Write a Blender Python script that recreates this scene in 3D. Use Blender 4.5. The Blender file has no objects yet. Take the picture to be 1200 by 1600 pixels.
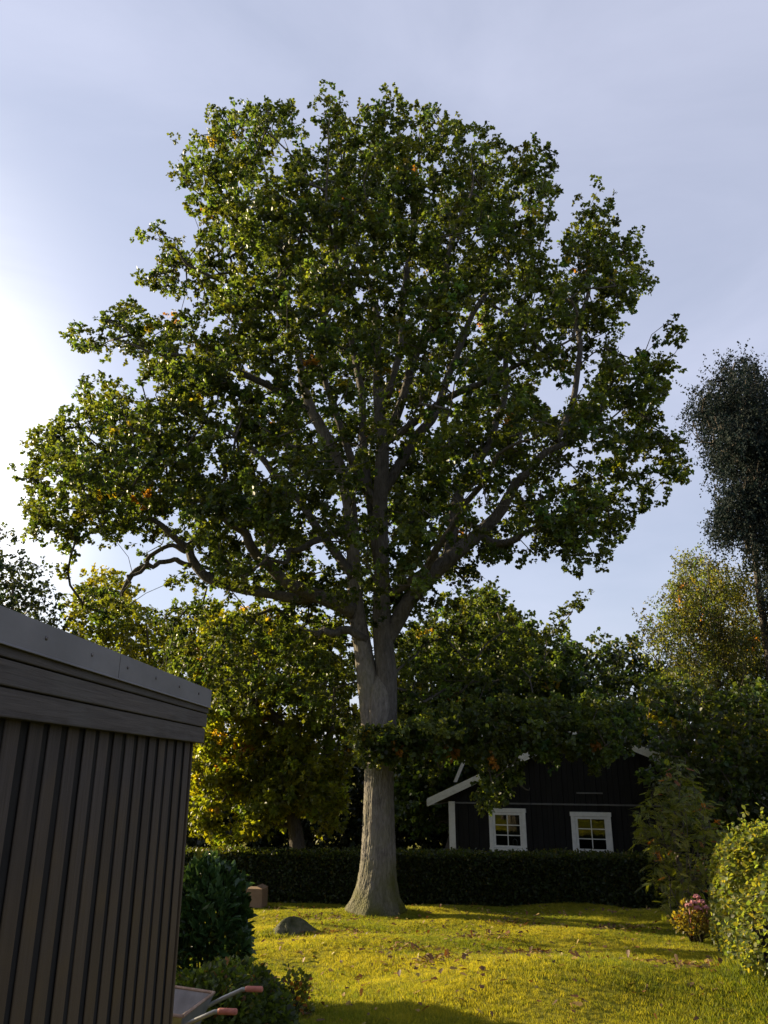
import bpy, math, random
import numpy as np
from mathutils import Matrix, Vector, Euler
R = math.radians
rng = np.random.default_rng(7)
random.seed(7)
S = bpy.context.scene
COL = S.collection

# ------------------------------------------------------------------ camera, sky, sun, exposure
PITCH = R(18.6); CAMZ = 1.6
cd = bpy.data.cameras.new('camera'); cam = bpy.data.objects.new('camera', cd); COL.objects.link(cam)
cd.sensor_fit = 'HORIZONTAL'; cd.sensor_width = 36; cd.lens = 36.0
cd.clip_start = .05; cd.clip_end = 2000
cam.location = (0, 0, CAMZ); cam.rotation_euler = (R(90) + PITCH, 0, 0)
S.camera = cam

SUN_AZ, SUN_EL = R(60), R(17)          # azimuth to the left of straight ahead
sdir = Vector((-math.sin(SUN_AZ)*math.cos(SUN_EL), math.cos(SUN_AZ)*math.cos(SUN_EL), math.sin(SUN_EL)))
ld = bpy.data.lights.new('sun', 'SUN'); ld.energy = 5.0; ld.angle = R(.5); ld.color = (1, .82, .52)
lo = bpy.data.objects.new('sun', ld); COL.objects.link(lo)
lo.rotation_euler = sdir.to_track_quat('Z', 'Y').to_euler()
lo.location = sdir * 60

W = bpy.data.worlds.new('World'); S.world = W; W.use_nodes = True
nt = W.node_tree; nt.nodes.clear()
def N(t, tree=None, **kw):
    n = (tree or nt).nodes.new(t)
    for k, v in kw.items(): setattr(n, k, v)
    return n
out = N('ShaderNodeOutputWorld'); bg = N('ShaderNodeBackground')
bg.inputs['Strength'].default_value = .060
sky = N('ShaderNodeTexSky', sky_type='NISHITA'); sky.sun_disc = False
sky.sun_elevation = SUN_EL; sky.sun_rotation = -SUN_AZ; sky.air_density = 1.1; sky.dust_density = 2.2; sky.ozone_density = 3.5
tc = N('ShaderNodeTexCoord')
# thin high cloud: pale veil, brighter towards the sun because thin cloud scatters forwards
mp = N('ShaderNodeMapping'); mp.inputs['Scale'].default_value = (1.0, 1.0, 2.6); mp.inputs['Rotation'].default_value = (R(14), R(-22), 0)
nz = N('ShaderNodeTexNoise'); nz.inputs['Scale'].default_value = 2.3; nz.inputs['Detail'].default_value = 7; nz.inputs['Roughness'].default_value = .55; nz.inputs['Distortion'].default_value = .5
cr = N('ShaderNodeMapRange'); cr.inputs['From Min'].default_value = .38; cr.inputs['From Max'].default_value = .78; cr.inputs['To Min'].default_value = .46; cr.inputs['To Max'].default_value = .62
dot = N('ShaderNodeVectorMath', operation='DOT_PRODUCT'); dot.inputs[1].default_value = sdir
ph = N('ShaderNodeMapRange'); ph.interpolation_type = 'SMOOTHERSTEP'
ph.inputs['From Min'].default_value = .75; ph.inputs['From Max'].default_value = .96; ph.inputs['To Min'].default_value = 0; ph.inputs['To Max'].default_value = 1
cc = N('ShaderNodeMix', data_type='RGBA'); cc.inputs[6].default_value = (6.3, 6.5, 8.0, 1); cc.inputs[7].default_value = (30, 28.5, 26, 1)
mx = N('ShaderNodeMix', data_type='RGBA')
L = nt.links.new
L(tc.outputs['Generated'], mp.inputs['Vector']); L(mp.outputs[0], nz.inputs['Vector']); L(nz.outputs['Fac'], cr.inputs['Value'])
L(tc.outputs['Generated'], dot.inputs[0]); L(dot.outputs['Value'], ph.inputs['Value'])
sepz = N('ShaderNodeSeparateXYZ'); L(tc.outputs['Generated'], sepz.inputs[0])
low = N('ShaderNodeMapRange'); low.interpolation_type = 'SMOOTHSTEP'; low.inputs['From Min'].default_value = .66; low.inputs['From Max'].default_value = .28
nlow = N('ShaderNodeMath', operation='MULTIPLY_ADD'); nlow.inputs[1].default_value = .35; L(nz.outputs['Fac'], nlow.inputs[0]); L(sepz.outputs['Z'], nlow.inputs[2])
nl2 = N('ShaderNodeMath', operation='SUBTRACT'); nl2.inputs[1].default_value = .17; L(nlow.outputs[0], nl2.inputs[0]); L(nl2.outputs[0], low.inputs['Value'])
glow = N('ShaderNodeMath', operation='MULTIPLY'); L(ph.outputs[0], glow.inputs[0]); L(low.outputs[0], glow.inputs[1])
L(glow.outputs[0], cc.inputs[0]); L(cr.outputs[0], mx.inputs[0]); L(sky.outputs[0], mx.inputs[6]); L(cc.outputs[2], mx.inputs[7])
L(mx.outputs[2], bg.inputs['Color']); L(bg.outputs[0], out.inputs['Surface'])

S.view_settings.view_transform = 'Standard'; S.view_settings.look = 'None'
S.view_settings.exposure = 1.28; S.view_settings.gamma = 1; S.view_settings.use_curve_mapping = False
S.render.engine = 'CYCLES'
S.cycles.max_bounces = 7; S.cycles.diffuse_bounces = 4; S.cycles.transmission_bounces = 6; S.cycles.glossy_bounces = 3
S.cycles.transparent_max_bounces = 8
S.cycles.use_denoising = True

# ------------------------------------------------------------------ helpers
cp, sp = math.cos(PITCH), math.sin(PITCH)
def P(px, py, y):
    """point seen at pixel (px, py) of the 1200x1600 photo, at horizontal distance y"""
    u, v = (px-600)/1200, (800-py)/1200
    t = y/(cp - v*sp)
    return Vector((u*t, y, (sp+v*cp)*t + CAMZ))
def Pn(px, py, y):
    u, v = (px-600)/1200, (800-py)/1200
    t = y/(cp - v*sp)
    return np.stack([u*t, y+0*u, (sp+v*cp)*t + CAMZ], -1)
def axial(py, y):
    return y/(cp - (800-py)/1200*sp)
def G(x, y):
    """ground height"""
    x = np.asarray(x, float); y = np.asarray(y, float)
    yy = np.clip(y, -6, 24)
    z = -.0745*yy
    g = lambda cx, cy, sx, sy, a: a*np.exp(-((x-cx)/sx)**2-((y-cy)/sy)**2)
    z = z + g(2.1, 10.0, 2.1, 1.3, .30) + g(-.3, 10.8, 1.2, .8, -.13) + g(-.2, 13.2, 1.6, 1.2, .08) + g(4.6, 13.6, 2.2, 1.0, -.07) + g(0, 18.5, 1.6, 1.3, .10)
    z = z + .030*np.sin(x*1.7+y*.6)+.030*np.sin(y*2.3-x*.9+1.3)+.012*np.sin(x*4.1+2)*np.sin(y*3.3)
    return z
def g1(x, y): return float(G(x, y))

def props(o, label=None, cat=None, group=None, kind=None):
    for k, v in (('label', label), ('category', cat), ('group', group), ('kind', kind)):
        if v: o[k] = v
    return o
def link(o, parent=None):
    COL.objects.link(o)
    if parent is not None: o.parent = parent
    return o
def empty(name, loc, rz=0, **kw):
    o = bpy.data.objects.new(name, None); link(o); o.location = loc; o.rotation_euler = (0, 0, rz)
    o.empty_display_size = .2
    bpy.context.view_layer.update()
    return props(o, **kw)
def world_part(o, parent):
    """parent a world-space mesh under a thing standing anywhere"""
    link(o); o.parent = parent; o.matrix_parent_inverse = parent.matrix_world.inverted()
    return o
def raw_mesh(name, V, F, mat, col=None, smooth=False, uvn=None):
    """V (n,3), F (m,k) arrays -> mesh"""
    V = np.asarray(V, np.float32); F = np.asarray(F, np.int32)
    me = bpy.data.meshes.new(name)
    me.vertices.add(len(V)); me.vertices.foreach_set('co', V.ravel())
    k = F.shape[1]
    me.loops.add(F.size); me.loops.foreach_set('vertex_index', F.ravel())
    me.polygons.add(len(F)); me.polygons.foreach_set('loop_start', np.arange(0, F.size, k, dtype=np.int32))
    me.polygons.foreach_set('loop_total', np.full(len(F), k, np.int32))
    if smooth: me.polygons.foreach_set('use_smooth', np.ones(len(F), bool))
    if col is not None:
        a = me.attributes.new('col', 'FLOAT_COLOR', 'POINT')
        c = np.ones((len(V), 4), np.float32); c[:, :3] = col
        a.data.foreach_set('color', c.ravel())
    me.update(calc_edges=True)
    if mat: me.materials.append(mat)
    return me

class MB:
    """collects boxes, tubes and prisms into one mesh"""
    def __init__(s): s.v = []; s.f = []; s.sm = []
    def add(s, vs, fs, smooth=False):
        b = len(s.v); s.v += [tuple(v) for v in vs]; s.f += [tuple(i+b for i in f) for f in fs]; s.sm += [smooth]*len(fs)
        return s
    def box(s, x0, x1, y0, y1, z0, z1, M=None, jit=0):
        vs = [Vector((x, y, z)) for x in (x0, x1) for y in (y0, y1) for z in (z0, z1)]
        if jit: vs = [v+Vector((random.uniform(-jit, jit), random.uniform(-jit, jit), random.uniform(-jit, jit))) for v in vs]
        if M: vs = [M @ v for v in vs]
        return s.add(vs, [(0, 1, 3, 2), (4, 6, 7, 5), (0, 4, 5, 1), (2, 3, 7, 6), (0, 2, 6, 4), (1, 5, 7, 3)])
    def prism(s, poly, y0, y1):
        """poly of (x,z), extruded along y"""
        n = len(poly)
        vs = [(x, y0, z) for x, z in poly]+[(x, y1, z) for x, z in poly]
        fs = [tuple(range(n)), tuple(range(2*n-1, n-1, -1))]+[(i, i+n, (i+1) % n+n, (i+1) % n) for i in range(n)]
        return s.add(vs, fs)
    def tube(s, pts, rad, sides=10, cap=True):
        pts = [Vector(p) for p in pts]; n = len(pts)
        if not hasattr(rad, '__len__'): rad = [rad]*n
        vs = []; fs = []
        up = Vector((0, 0, 1)); ref = None
        for i, p in enumerate(pts):
            t = (pts[min(i+1, n-1)]-pts[max(i-1, 0)]).normalized()
            if ref is None: ref = t.cross(up if abs(t.z) < .9 else Vector((1, 0, 0))).normalized()
            ref = (ref - t*ref.dot(t)).normalized(); b = t.cross(ref)
            for k in range(sides):
                a = 2*math.pi*k/sides
                vs.append(p+(ref*math.cos(a)+b*math.sin(a))*rad[i])
        for i in range(n-1):
            for k in range(sides):
                k2 = (k+1) % sides
                fs.append((i*sides+k, i*sides+k2, (i+1)*sides+k2, (i+1)*sides+k))
        s.add(vs, fs, True)
        if cap:
            b = len(s.v)-len(vs)
            s.f.append(tuple(b+k for k in reversed(range(sides)))); s.f.append(tuple(b+(n-1)*sides+k for k in range(sides))); s.sm += [False]*2
        return s
    def mesh(s, name, mat):
        me = bpy.data.meshes.new(name); me.from_pydata(s.v, [], s.f)
        me.polygons.foreach_set('use_smooth', s.sm); me.materials.append(mat); me.update()
        return me
    def build(s, name, mat, parent=None, bevel=0, **kw):
        o = bpy.data.objects.new(name, s.mesh(name, mat)); link(o, parent)
        if bevel:
            m = o.modifiers.new('bevel', 'BEVEL'); m.width = bevel; m.segments = 2; m.limit_method = 'ANGLE'
        return props(o, **kw)

# ------------------------------------------------------------------ materials
def mat(name):
    m = bpy.data.materials.new(name); m.use_nodes = True; t = m.node_tree; t.nodes.clear()
    o = t.nodes.new('ShaderNodeOutputMaterial')
    return m, t, o
def simple(name, c1, c2, scale=8, rough=.7, bump=.2, stretch=(1, 1, 1), spec=.3, metal=0, detail=6, dist=.02, rnd=0):
    m, t, o = mat(name); b = N('ShaderNodeBsdfPrincipled', t); l = t.links.new
    tcn = N('ShaderNodeTexCoord', t); mpn = N('ShaderNodeMapping', t); mpn.inputs['Scale'].default_value = stretch
    n1 = N('ShaderNodeTexNoise', t); n1.inputs['Scale'].default_value = scale; n1.inputs['Detail'].default_value = detail; n1.inputs['Roughness'].default_value = .65
    rp = N('ShaderNodeValToRGB', t); rp.color_ramp.elements[0].position = .32; rp.color_ramp.elements[1].position = .68
    rp.color_ramp.elements[0].color = (*c1, 1); rp.color_ramp.elements[1].color = (*c2, 1)
    bp = N('ShaderNodeBump', t); bp.inputs['Strength'].default_value = bump; bp.inputs['Distance'].default_value = dist
    l(tcn.outputs['Object'], mpn.inputs[0]); l(mpn.outputs[0], n1.inputs['Vector']); l(n1.outputs['Fac'], rp.inputs[0])
    src = rp.outputs[0]
    if rnd:
        oi = N('ShaderNodeObjectInfo', t); hv = N('ShaderNodeHueSaturation', t); mr = N('ShaderNodeMapRange', t)
        mr.inputs['To Min'].default_value = 1-rnd; mr.inputs['To Max'].default_value = 1+rnd
        l(oi.outputs['Random'], mr.inputs['Value']); l(mr.outputs[0], hv.inputs['Value']); l(src, hv.inputs['Color']); src = hv.outputs[0]
    l(src, b.inputs['Base Color']); l(n1.outputs['Fac'], bp.inputs['Height'])
    l(bp.outputs[0], b.inputs['Normal']); l(b.outputs[0], o.inputs[0])
    b.inputs['Roughness'].default_value = rough; b.inputs['Specular IOR Level'].default_value = spec; b.inputs['Metallic'].default_value = metal
    return m
def leaf_mat(name, trans=.45, rough=.45, gain=(2.6, 2.2, 1.0), obj_ramp=None):
    m, t, o = mat(name); l = t.links.new
    b = N('ShaderNodeBsdfPrincipled', t); tr = N('ShaderNodeBsdfTranslucent', t); mi = N('ShaderNodeMixShader', t)
    if obj_ramp:
        oi = N('ShaderNodeObjectInfo', t); rp = N('ShaderNodeValToRGB', t)
        rp.color_ramp.elements[0].color = (*obj_ramp[0], 1); rp.color_ramp.elements[1].color = (*obj_ramp[1], 1)
        l(oi.outputs['Random'], rp.inputs[0]); src = rp.outputs[0]
    else:
        a = N('ShaderNodeAttribute', t); a.attribute_name = 'col'; src = a.outputs['Color']
    mu = N('ShaderNodeMix', t, data_type='RGBA', blend_type='MULTIPLY'); mu.inputs[0].default_value = 1; mu.inputs[7].default_value = (*gain, 1)
    l(src, b.inputs['Base Color']); l(src, mu.inputs[6]); l(mu.outputs[2], tr.inputs['Color'])
    b.inputs['Roughness'].default_value = rough; b.inputs['Specular IOR Level'].default_value = .35
    mi.inputs[0].default_value = trans
    l(b.outputs[0], mi.inputs[1]); l(tr.outputs[0], mi.inputs[2]); l(mi.outputs[0], o.inputs[0])
    return m
LEAF = leaf_mat('leaf', trans=.5, gain=(3.2, 2.8, .7))
LEAF_GLOSSY = leaf_mat('glossy_leaf', trans=.22, rough=.28)
def bark_mat(name, c1, c2, moss=False):
    m, t, o = mat(name); l = t.links.new
    b = N('ShaderNodeBsdfPrincipled', t); ge = N('ShaderNodeNewGeometry', t)
    mp_ = N('ShaderNodeMapping', t); mp_.inputs['Scale'].default_value = (15, 15, 4.2)
    n1 = N('ShaderNodeTexNoise', t); n1.inputs['Scale'].default_value = 1; n1.inputs['Detail'].default_value = 8; n1.inputs['Roughness'].default_value = .7; n1.inputs['Distortion'].default_value = .6
    vo = N('ShaderNodeTexVoronoi', t); vo.feature = 'DISTANCE_TO_EDGE'; vo.inputs['Scale'].default_value = 1.2
    n2 = N('ShaderNodeTexNoise', t); n2.inputs['Scale'].default_value = 2.2; n2.inputs['Detail'].default_value = 5
    rp = N('ShaderNodeValToRGB', t); rp.color_ramp.elements[0].position = .3; rp.color_ramp.elements[1].position = .72
    rp.color_ramp.elements[0].color = (*c1, 1); rp.color_ramp.elements[1].color = (*c2, 1)
    l(ge.outputs['Position'], mp_.inputs[0]); l(mp_.outputs[0], n1.inputs['Vector']); l(mp_.outputs[0], vo.inputs['Vector'])
    l(ge.outputs['Position'], n2.inputs['Vector'])
    ad = N('ShaderNodeMath', t, operation='MULTIPLY_ADD'); ad.inputs[1].default_value = .35
    l(n2.outputs['Fac'], ad.inputs[0])
    sub = N('ShaderNodeMath', t, operation='MULTIPLY'); sub.inputs[1].default_value = .68; l(n1.outputs['Fac'], sub.inputs[0]); l(sub.outputs[0], ad.inputs[2])
    l(ad.outputs[0], rp.inputs[0])
    src = rp.outputs[0]
    if moss:
        sx = N('ShaderNodeSeparateXYZ', t); l(ge.outputs['Position'], sx.inputs[0])
        mr = N('ShaderNodeMapRange', t); mr.inputs['From Min'].default_value = .05; mr.inputs['From Max'].default_value = -1.25
        l(sx.outputs['Z'], mr.inputs['Value'])
        mm = N('ShaderNodeMath', t, operation='MULTIPLY_ADD'); l(mr.outputs[0], mm.inputs[0]); mm.inputs[1].default_value = .75
        n3 = N('ShaderNodeMath', t, operation='MULTIPLY_ADD'); l(n2.outputs['Fac'], n3.inputs[0]); n3.inputs[1].default_value = 1.8; n3.inputs[2].default_value = -.85
        l(n3.outputs[0], mm.inputs[2]); mm.use_clamp = True
        mc = N('ShaderNodeMix', t, data_type='RGBA'); mc.inputs[7].default_value = (.085, .085, .016, 1)
        l(mm.outputs[0], mc.inputs[0]); l(src, mc.inputs[6]); src = mc.outputs[2]
    l(src, b.inputs['Base Color']); b.inputs['Roughness'].default_value = .9; b.inputs['Specular IOR Level'].default_value = .15
    hm = N('ShaderNodeMath', t, operation='MULTIPLY_ADD'); l(n1.outputs['Fac'], hm.inputs[0]); hm.inputs[1].default_value = .7
    vm = N('ShaderNodeMath', t, operation='MINIMUM'); vm.inputs[1].default_value = .25; l(vo.outputs['Distance'], vm.inputs[0]); l(vm.outputs[0], hm.inputs[2])
    bp = N('ShaderNodeBump', t); bp.inputs['Strength'].default_value = .9; bp.inputs['Distance'].default_value = .06
    l(hm.outputs[0], bp.inputs['Height']); l(bp.outputs[0], b.inputs['Normal']); l(b.outputs[0], o.inputs[0])
    return m
BARK = bark_mat('oak_bark', (.06, .052, .044), (.29, .26, .225), True)
BARKL = bark_mat('shaded_limb_bark', (.035, .031, .027), (.155, .14, .12))  # darker copy of the oak bark: crown shade painted into limbs and twigs
BARK2 = bark_mat('dark_bark', (.04, .033, .027), (.14, .12, .10))
BIRCH = bark_mat('birch_bark', (.10, .09, .08), (.5, .48, .44))

# ------------------------------------------------------------------ foliage tools
def inpoly(px, py, poly):
    poly = np.asarray(poly, float); c = np.zeros(len(px), bool); n = len(poly)
    for i in range(n):
        x0, y0 = poly[i]; x1, y1 = poly[(i+1) % n]
        if y0 == y1: continue
        k = ((y0 > py) != (y1 > py)) & (px < (x1-x0)*(py-y0)/(y1-y0)+x0)
        c ^= k
    return c
def edge_dist(px, py, poly):
    poly = np.asarray(poly, float); d = np.full(len(px), 1e9); n = len(poly)
    for i in range(n):
        a = poly[i]; b = poly[(i+1) % n]; ab = b-a; L2 = (ab**2).sum()+1e-9
        t = np.clip(((px-a[0])*ab[0]+(py-a[1])*ab[1])/L2, 0, 1)
        d = np.minimum(d, np.hypot(px-a[0]-t*ab[0], py-a[1]-t*ab[1]))
    return d
def rand_unit(n):
    v = rng.normal(size=(n, 3)); return v/np.linalg.norm(v, axis=1, keepdims=True)
def frames(d, nrm):
    """rotation with Y along d and Z near nrm"""
    y = d/np.linalg.norm(d, axis=1, keepdims=True)
    x = np.cross(y, nrm); x /= np.linalg.norm(x, axis=1, keepdims=True)+1e-9
    z = np.cross(x, y)
    return np.stack([x, y, z], -1)
T_LEAF = (np.array([[0, 0, 0], [.36, .55, .09], [0, 1, -.08], [-.36, .55, .09]]), np.array([[0, 1, 2], [0, 2, 3]]))
T_KITE = (np.array([[0, 0, 0], [.44, .56, .10], [0, 1, -.08], [-.44, .56, .10]]), np.array([[0, 1, 2], [0, 2, 3]]))
T_WIDE = (np.array([[0, 0, 0], [.30, .25, .06], [.42, .66, .10], [0, 1, -.06], [-.42, .66, .10], [-.30, .25, .06]]), np.array([[0, 1, 2, 3], [0, 3, 4, 5]]))
def lobed():
    """oak-like leaf, six waves on the edge"""
    ys = [0, .22, .34, .50, .62, .80, 1.0]; xs = [.02, .22, .14, .33, .22, .34, .10]
    v = []; 
    for y, x in zip(ys, xs): v += [[-x, y, .10*x], [0, y, -.02-.05*y*y], [x, y, .10*x]]
    f = []
    for i in range(len(ys)-1):
        a = i*3; f += [[a, a+1, a+4, a+3], [a+1, a+2, a+5, a+4]]
    return np.array(v), np.array(f)
T_SMOOTH = (np.array([[-.03, 0, 0], [0, 0, -.01], [.03, 0, 0], [-.17, .3, .05], [0, .3, -.03], [.17, .3, .05], [-.19, .6, .05], [0, .6, -.05], [.19, .6, .05], [-.1, .86, 0], [0, .88, -.1], [.1, .86, 0], [0, 1, -.16]]),
            np.array([[0, 1, 4, 3], [1, 2, 5, 4], [3, 4, 7, 6], [4, 5, 8, 7], [6, 7, 10, 9], [7, 8, 11, 10], [9, 10, 12, 12], [10, 11, 12, 12]]))
def pinnate():
    v = []; f = []
    def lf(b, d, l, w):
        i = len(v); b = np.array(b); d = np.array(d)/np.linalg.norm(d); s = np.array([d[1], -d[0], 0])
        v.extend([b, b+d*l*.5+s*w, b+d*l+np.array([0, 0, -.03]), b+d*l*.5-s*w]); f.append([i, i+1, i+2, i+3])
    for k in range(7):
        y = .2+.1*k
        for sgn in (-1, 1): lf([0, y, -.05*y], [sgn*1.0, .55, 0], .30-.012*k, .05)
    lf([0, .86, -.05], [0, 1, 0], .25, .05)
    i = len(v); v.extend([np.array([-.008, 0, 0]), np.array([.008, 0, 0]), np.array([.006, .9, -.05]), np.array([-.006, .9, -.05])]); f.append([i, i+1, i+2, i+3])
    return np.array(v), np.array(f)
T_PIN = pinnate()
def tri_only(T):
    V, F = T
    if F.shape[1] == 4:
        out_ = []
        for q in F:
            out_.append([q[0], q[1], q[2]])
            if q[3] != q[2]: out_.append([q[0], q[2], q[3]])
        F = np.array(out_)
    return V, F
def scatter_mesh(name, T, pos, rot, size, col, m):
    V, F = tri_only(T); n = len(pos)
    vv = np.einsum('nij,kj->nki', rot, V)*size[:, None, None]+pos[:, None, :]
    ff = F[None]+(np.arange(n)*len(V))[:, None, None]
    cc_ = np.repeat(col, len(V), axis=0)
    return raw_mesh(name, vv.reshape(-1, 3), ff.reshape(-1, 3), m, cc_)

def clump_leaves(cen, rad, nleaf, size, base, var=.35, odd=None, oddp=.01, tuft=12, squash=.75, droop=.25):
    """leaves in tufts inside clumps. cen (n,3), rad (n,), nleaf leaves per clump"""
    n = len(cen); ntuft = max(1, nleaf//tuft)
    tp = rand_unit(n*ntuft)*(rng.random((n*ntuft, 1))**.45)
    tp[:, 2] *= squash
    cl = np.repeat(np.arange(n), ntuft)
    tdir = tp/np.linalg.norm(tp, axis=1, keepdims=True)
    tcen = cen[cl]+tp*rad[cl][:, None]
    k = len(tcen)*tuft; ti = np.repeat(np.arange(len(tcen)), tuft)
    d = tdir[ti]*.6+rand_unit(k)*1.0; d[:, 2] -= droop
    pos = tcen[ti]+rand_unit(k)*(size*.8)*rng.random((k, 1))
    up = rand_unit(k)*.8; up[:, 2] += .8
    rot = frames(d, up)
    sz = size*rng.uniform(.7, 1.25, k)
    b = np.asarray(base, float)
    cv = 1+var*rng.normal(size=(n, 1))*.6; hue = rng.normal(size=(n, 1))*.12
    cc_ = b[None]*np.clip(cv, .45, 1.9)*np.concatenate([1+hue, 1+0*hue, 1-hue], 1)
    if odd is not None:
        pick = rng.random(n) < oddp
        oc = np.asarray(odd)[rng.integers(0, len(odd), n)]
        cc_[pick] = oc[pick]
    lv = 1+.22*rng.normal(size=(k, 1))
    col = np.clip(cc_[cl][ti]*np.clip(lv, .5, 1.7), .002, .8)
    return pos, rot, sz, col

def strand_leaves(cen, size, base, ns=4, nl=15, L_=(.35, .95), var=.3, odd=None, oddp=.01):
    """hanging birch twigs: leaves strung along thin drooping strands"""
    n = len(cen)*ns; st = np.repeat(cen, ns, 0)+rand_unit(n)*.22
    dr = rand_unit(n)*.55; dr[:, 2] = .15-.2*rng.random(n); ln = rng.uniform(*L_, n)
    u = np.tile(np.linspace(.05, 1, nl), n); si = np.repeat(np.arange(n), nl); k = len(si)
    upw = rng.random(n) < .3; dr[upw] = rand_unit(int(upw.sum()))*.7; dr[upw, 2] = rng.uniform(.4, 1.0, int(upw.sum())); hang = np.where(upw, .25, .95)
    pos = st[si]+dr[si]*(ln[si]*u)[:, None]; pos[:, 2] -= hang[si]*ln[si]*u**1.8; pos += rand_unit(k)*.045
    d = rand_unit(k)*.8; d[:, 2] -= .8
    rot = frames(d, rand_unit(k)); b = np.asarray(base, float); hue = rng.normal(size=(len(cen), 1))*.15
    c = b*np.clip(1+var*rng.normal(size=(len(cen), 1)), .45, 1.9)*np.concatenate([1+hue, 1+0*hue, 1-hue], 1)
    if odd is not None:
        pk = rng.random(len(cen)) < oddp; c[pk] = np.asarray(odd)[rng.integers(0, len(odd), len(cen))][pk]
    c = np.repeat(c, ns*nl, 0)*np.clip(1+.2*rng.normal(size=(k, 1)), .5, 1.6)
    return pos, rot, size*rng.uniform(.7, 1.25, k), np.clip(c, .002, .8)
class Skel:
    """branch network: nodes with parents; radii by the pipe rule"""
    def __init__(s): s.p = []; s.par = []; s.fix = []
    def path(s, pts, parent=-1):
        idx = []
        for q in pts:
            s.p.append(np.array(q, float)); s.par.append(parent); parent = len(s.p)-1; idx.append(parent)
        return idx
    def grow(s, targets, bias=.15, seg=.55, wob=.10):
        base = np.array(s.p)
        d0 = np.array([np.min(((base-t)**2).sum(1)) for t in targets])
        arr = np.zeros((len(base)+len(targets)*14, 3)); arr[:len(base)] = base; m = len(base)
        par = list(s.par); ends = []
        for i in np.argsort(d0):
            t = targets[i]
            dd = arr[:m]-t
            dist = np.sqrt((dd**2).sum(1))+bias*np.maximum(dd[:, 2], -1)   # prefer coming from below
            j = int(np.argmin(dist)); a = arr[j].copy(); L_ = np.linalg.norm(t-a)
            k = int(min(12, max(1, round(L_/seg))))
            mid = rand_unit(1)[0]*L_*.12; mid[2] += L_*.06
            for q in range(1, k+1):
                u = q/k
                pt = a+(t-a)*u+mid*math.sin(math.pi*u)+(rand_unit(1)[0]*wob*L_/k if q < k else 0)
                if m >= len(arr): arr = np.concatenate([arr, np.zeros((4000, 3))])
                arr[m] = pt; par.append(j); j = m; m += 1
            ends.append(j)
        s.p = list(arr[:m]); s.n0 = len(base); s.par = par; s.ends = ends
    def twigs(s, r0=.007, ex=.42, rmax=.09, sides=5, skip=0.0):
        n = len(s.p); w = np.zeros(n)
        for e in s.ends: w[e] += 1
        for i in range(n-1, s.n0-1, -1):
            if s.par[i] >= s.n0: w[s.par[i]] += w[i]
        r = np.minimum(rmax, r0*np.maximum(w, .6)**ex)
        i = np.arange(s.n0, n); p1 = np.array(s.p)[i]; pi = np.array(s.par)[i]; p0 = np.array(s.p)[pi]
        r1 = r[i]; r0_ = np.where(pi >= s.n0, r[pi], r1*1.25)
        r0_ = np.minimum(r0_, r1*1.6)
        d = p1-p0; rot = frames(d+1e-6, np.tile([.3, .5, .81], (len(d), 1)))
        a = np.arange(sides)*2*np.pi/sides
        ring = np.cos(a)[None, :, None]*rot[:, None, :, 0]+np.sin(a)[None, :, None]*rot[:, None, :, 2]
        V = np.concatenate([p0[:, None]+ring*r0_[:, None, None], p1[:, None]+ring*r1[:, None, None]], 1)
        k = np.arange(sides); q = np.stack([k, (k+1) % sides, (k+1) % sides+sides, k+sides], -1)
        F = q[None]+(np.arange(len(d))*2*sides)[:, None, None]
        return V.reshape(-1, 3), F.reshape(-1, 4)

def smooth_path(pts, sub=5):
    """Catmull-Rom through (x,y,z,r)"""
    p = np.array(pts, float); p = np.vstack([2*p[0]-p[1], p, 2*p[-1]-p[-2]]); o = []
    for i in range(1, len(p)-2):
        for k in range(sub):
            t = k/sub
            o.append(.5*((2*p[i])+(-p[i-1]+p[i+1])*t+(2*p[i-1]-5*p[i]+4*p[i+1]-p[i+2])*t*t+(-p[i-1]+3*p[i]-3*p[i+1]+p[i+2])*t**3))
    o.append(p[-2]); o = np.array(o); o[:, 3] = np.maximum(o[:, 3], .006)
    return o
def limb_from_px(px, d0, d1, sub=5):
    """traced limb: list of (px, py, radius px), depth running d0 -> d1"""
    n = len(px); o = []
    for i, (x, y, r) in enumerate(px):
        d = d0+(d1-d0)*(i/(n-1))**1.2
        q = P(x, y, d); o.append((*q, r/1200*axial(y, d)))
    return smooth_path(o, sub)

def crown_centres(poly, depth, thick, step, R_px, holes=(), margin=10, layers=1.2, shell=.5, dshift=None):
    """clump centres filling an outline: thin at the rim, deep in the middle"""
    poly = np.asarray(poly, float)
    x0, y0 = poly.min(0); x1, y1 = poly.max(0)
    gx, gy = np.meshgrid(np.arange(x0, x1, step), np.arange(y0, y1, step)); gx = gx.ravel(); gy = gy.ravel(); res = []
    e = edge_dist(gx, gy, poly); half = thick*np.sqrt(np.clip(1-(1-np.minimum(e/R_px, 1))**2, 0, 1))
    nl = 1+(2*half/layers)
    for k in range(int(nl.max())+1):
        jx = gx+rng.uniform(-.6, .6, len(gx))*step; jy = gy+rng.uniform(-.6, .6, len(gx))*step
        ok = (rng.random(len(gx)) < np.clip(nl-k, 0, 1)) & inpoly(jx, jy, poly)
        jx, jy = jx[ok], jy[ok]
        e = edge_dist(jx, jy, poly); ok = e > margin*rng.uniform(.7, 1.2, len(e))
        for hx, hy, hr, hs in holes:
            ok &= (((jx-hx)/hr)**2+((jy-hy)/hs)**2) > rng.uniform(.75, 1.25, len(jx))
        jx, jy, e = jx[ok], jy[ok], e[ok]
        half = thick*np.sqrt(np.clip(1-(1-np.minimum(e/R_px, 1))**2, 0, 1))
        u = rng.uniform(-1, 1, len(jx)); u = np.sign(u)*np.abs(u)**shell
        dd = depth+u*half+rng.normal(size=len(jx))*.25
        if dshift is not None: dd += dshift(jx, jy)
        res.append(Pn(jx, jy, dd))
    return np.concatenate(res)
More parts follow.
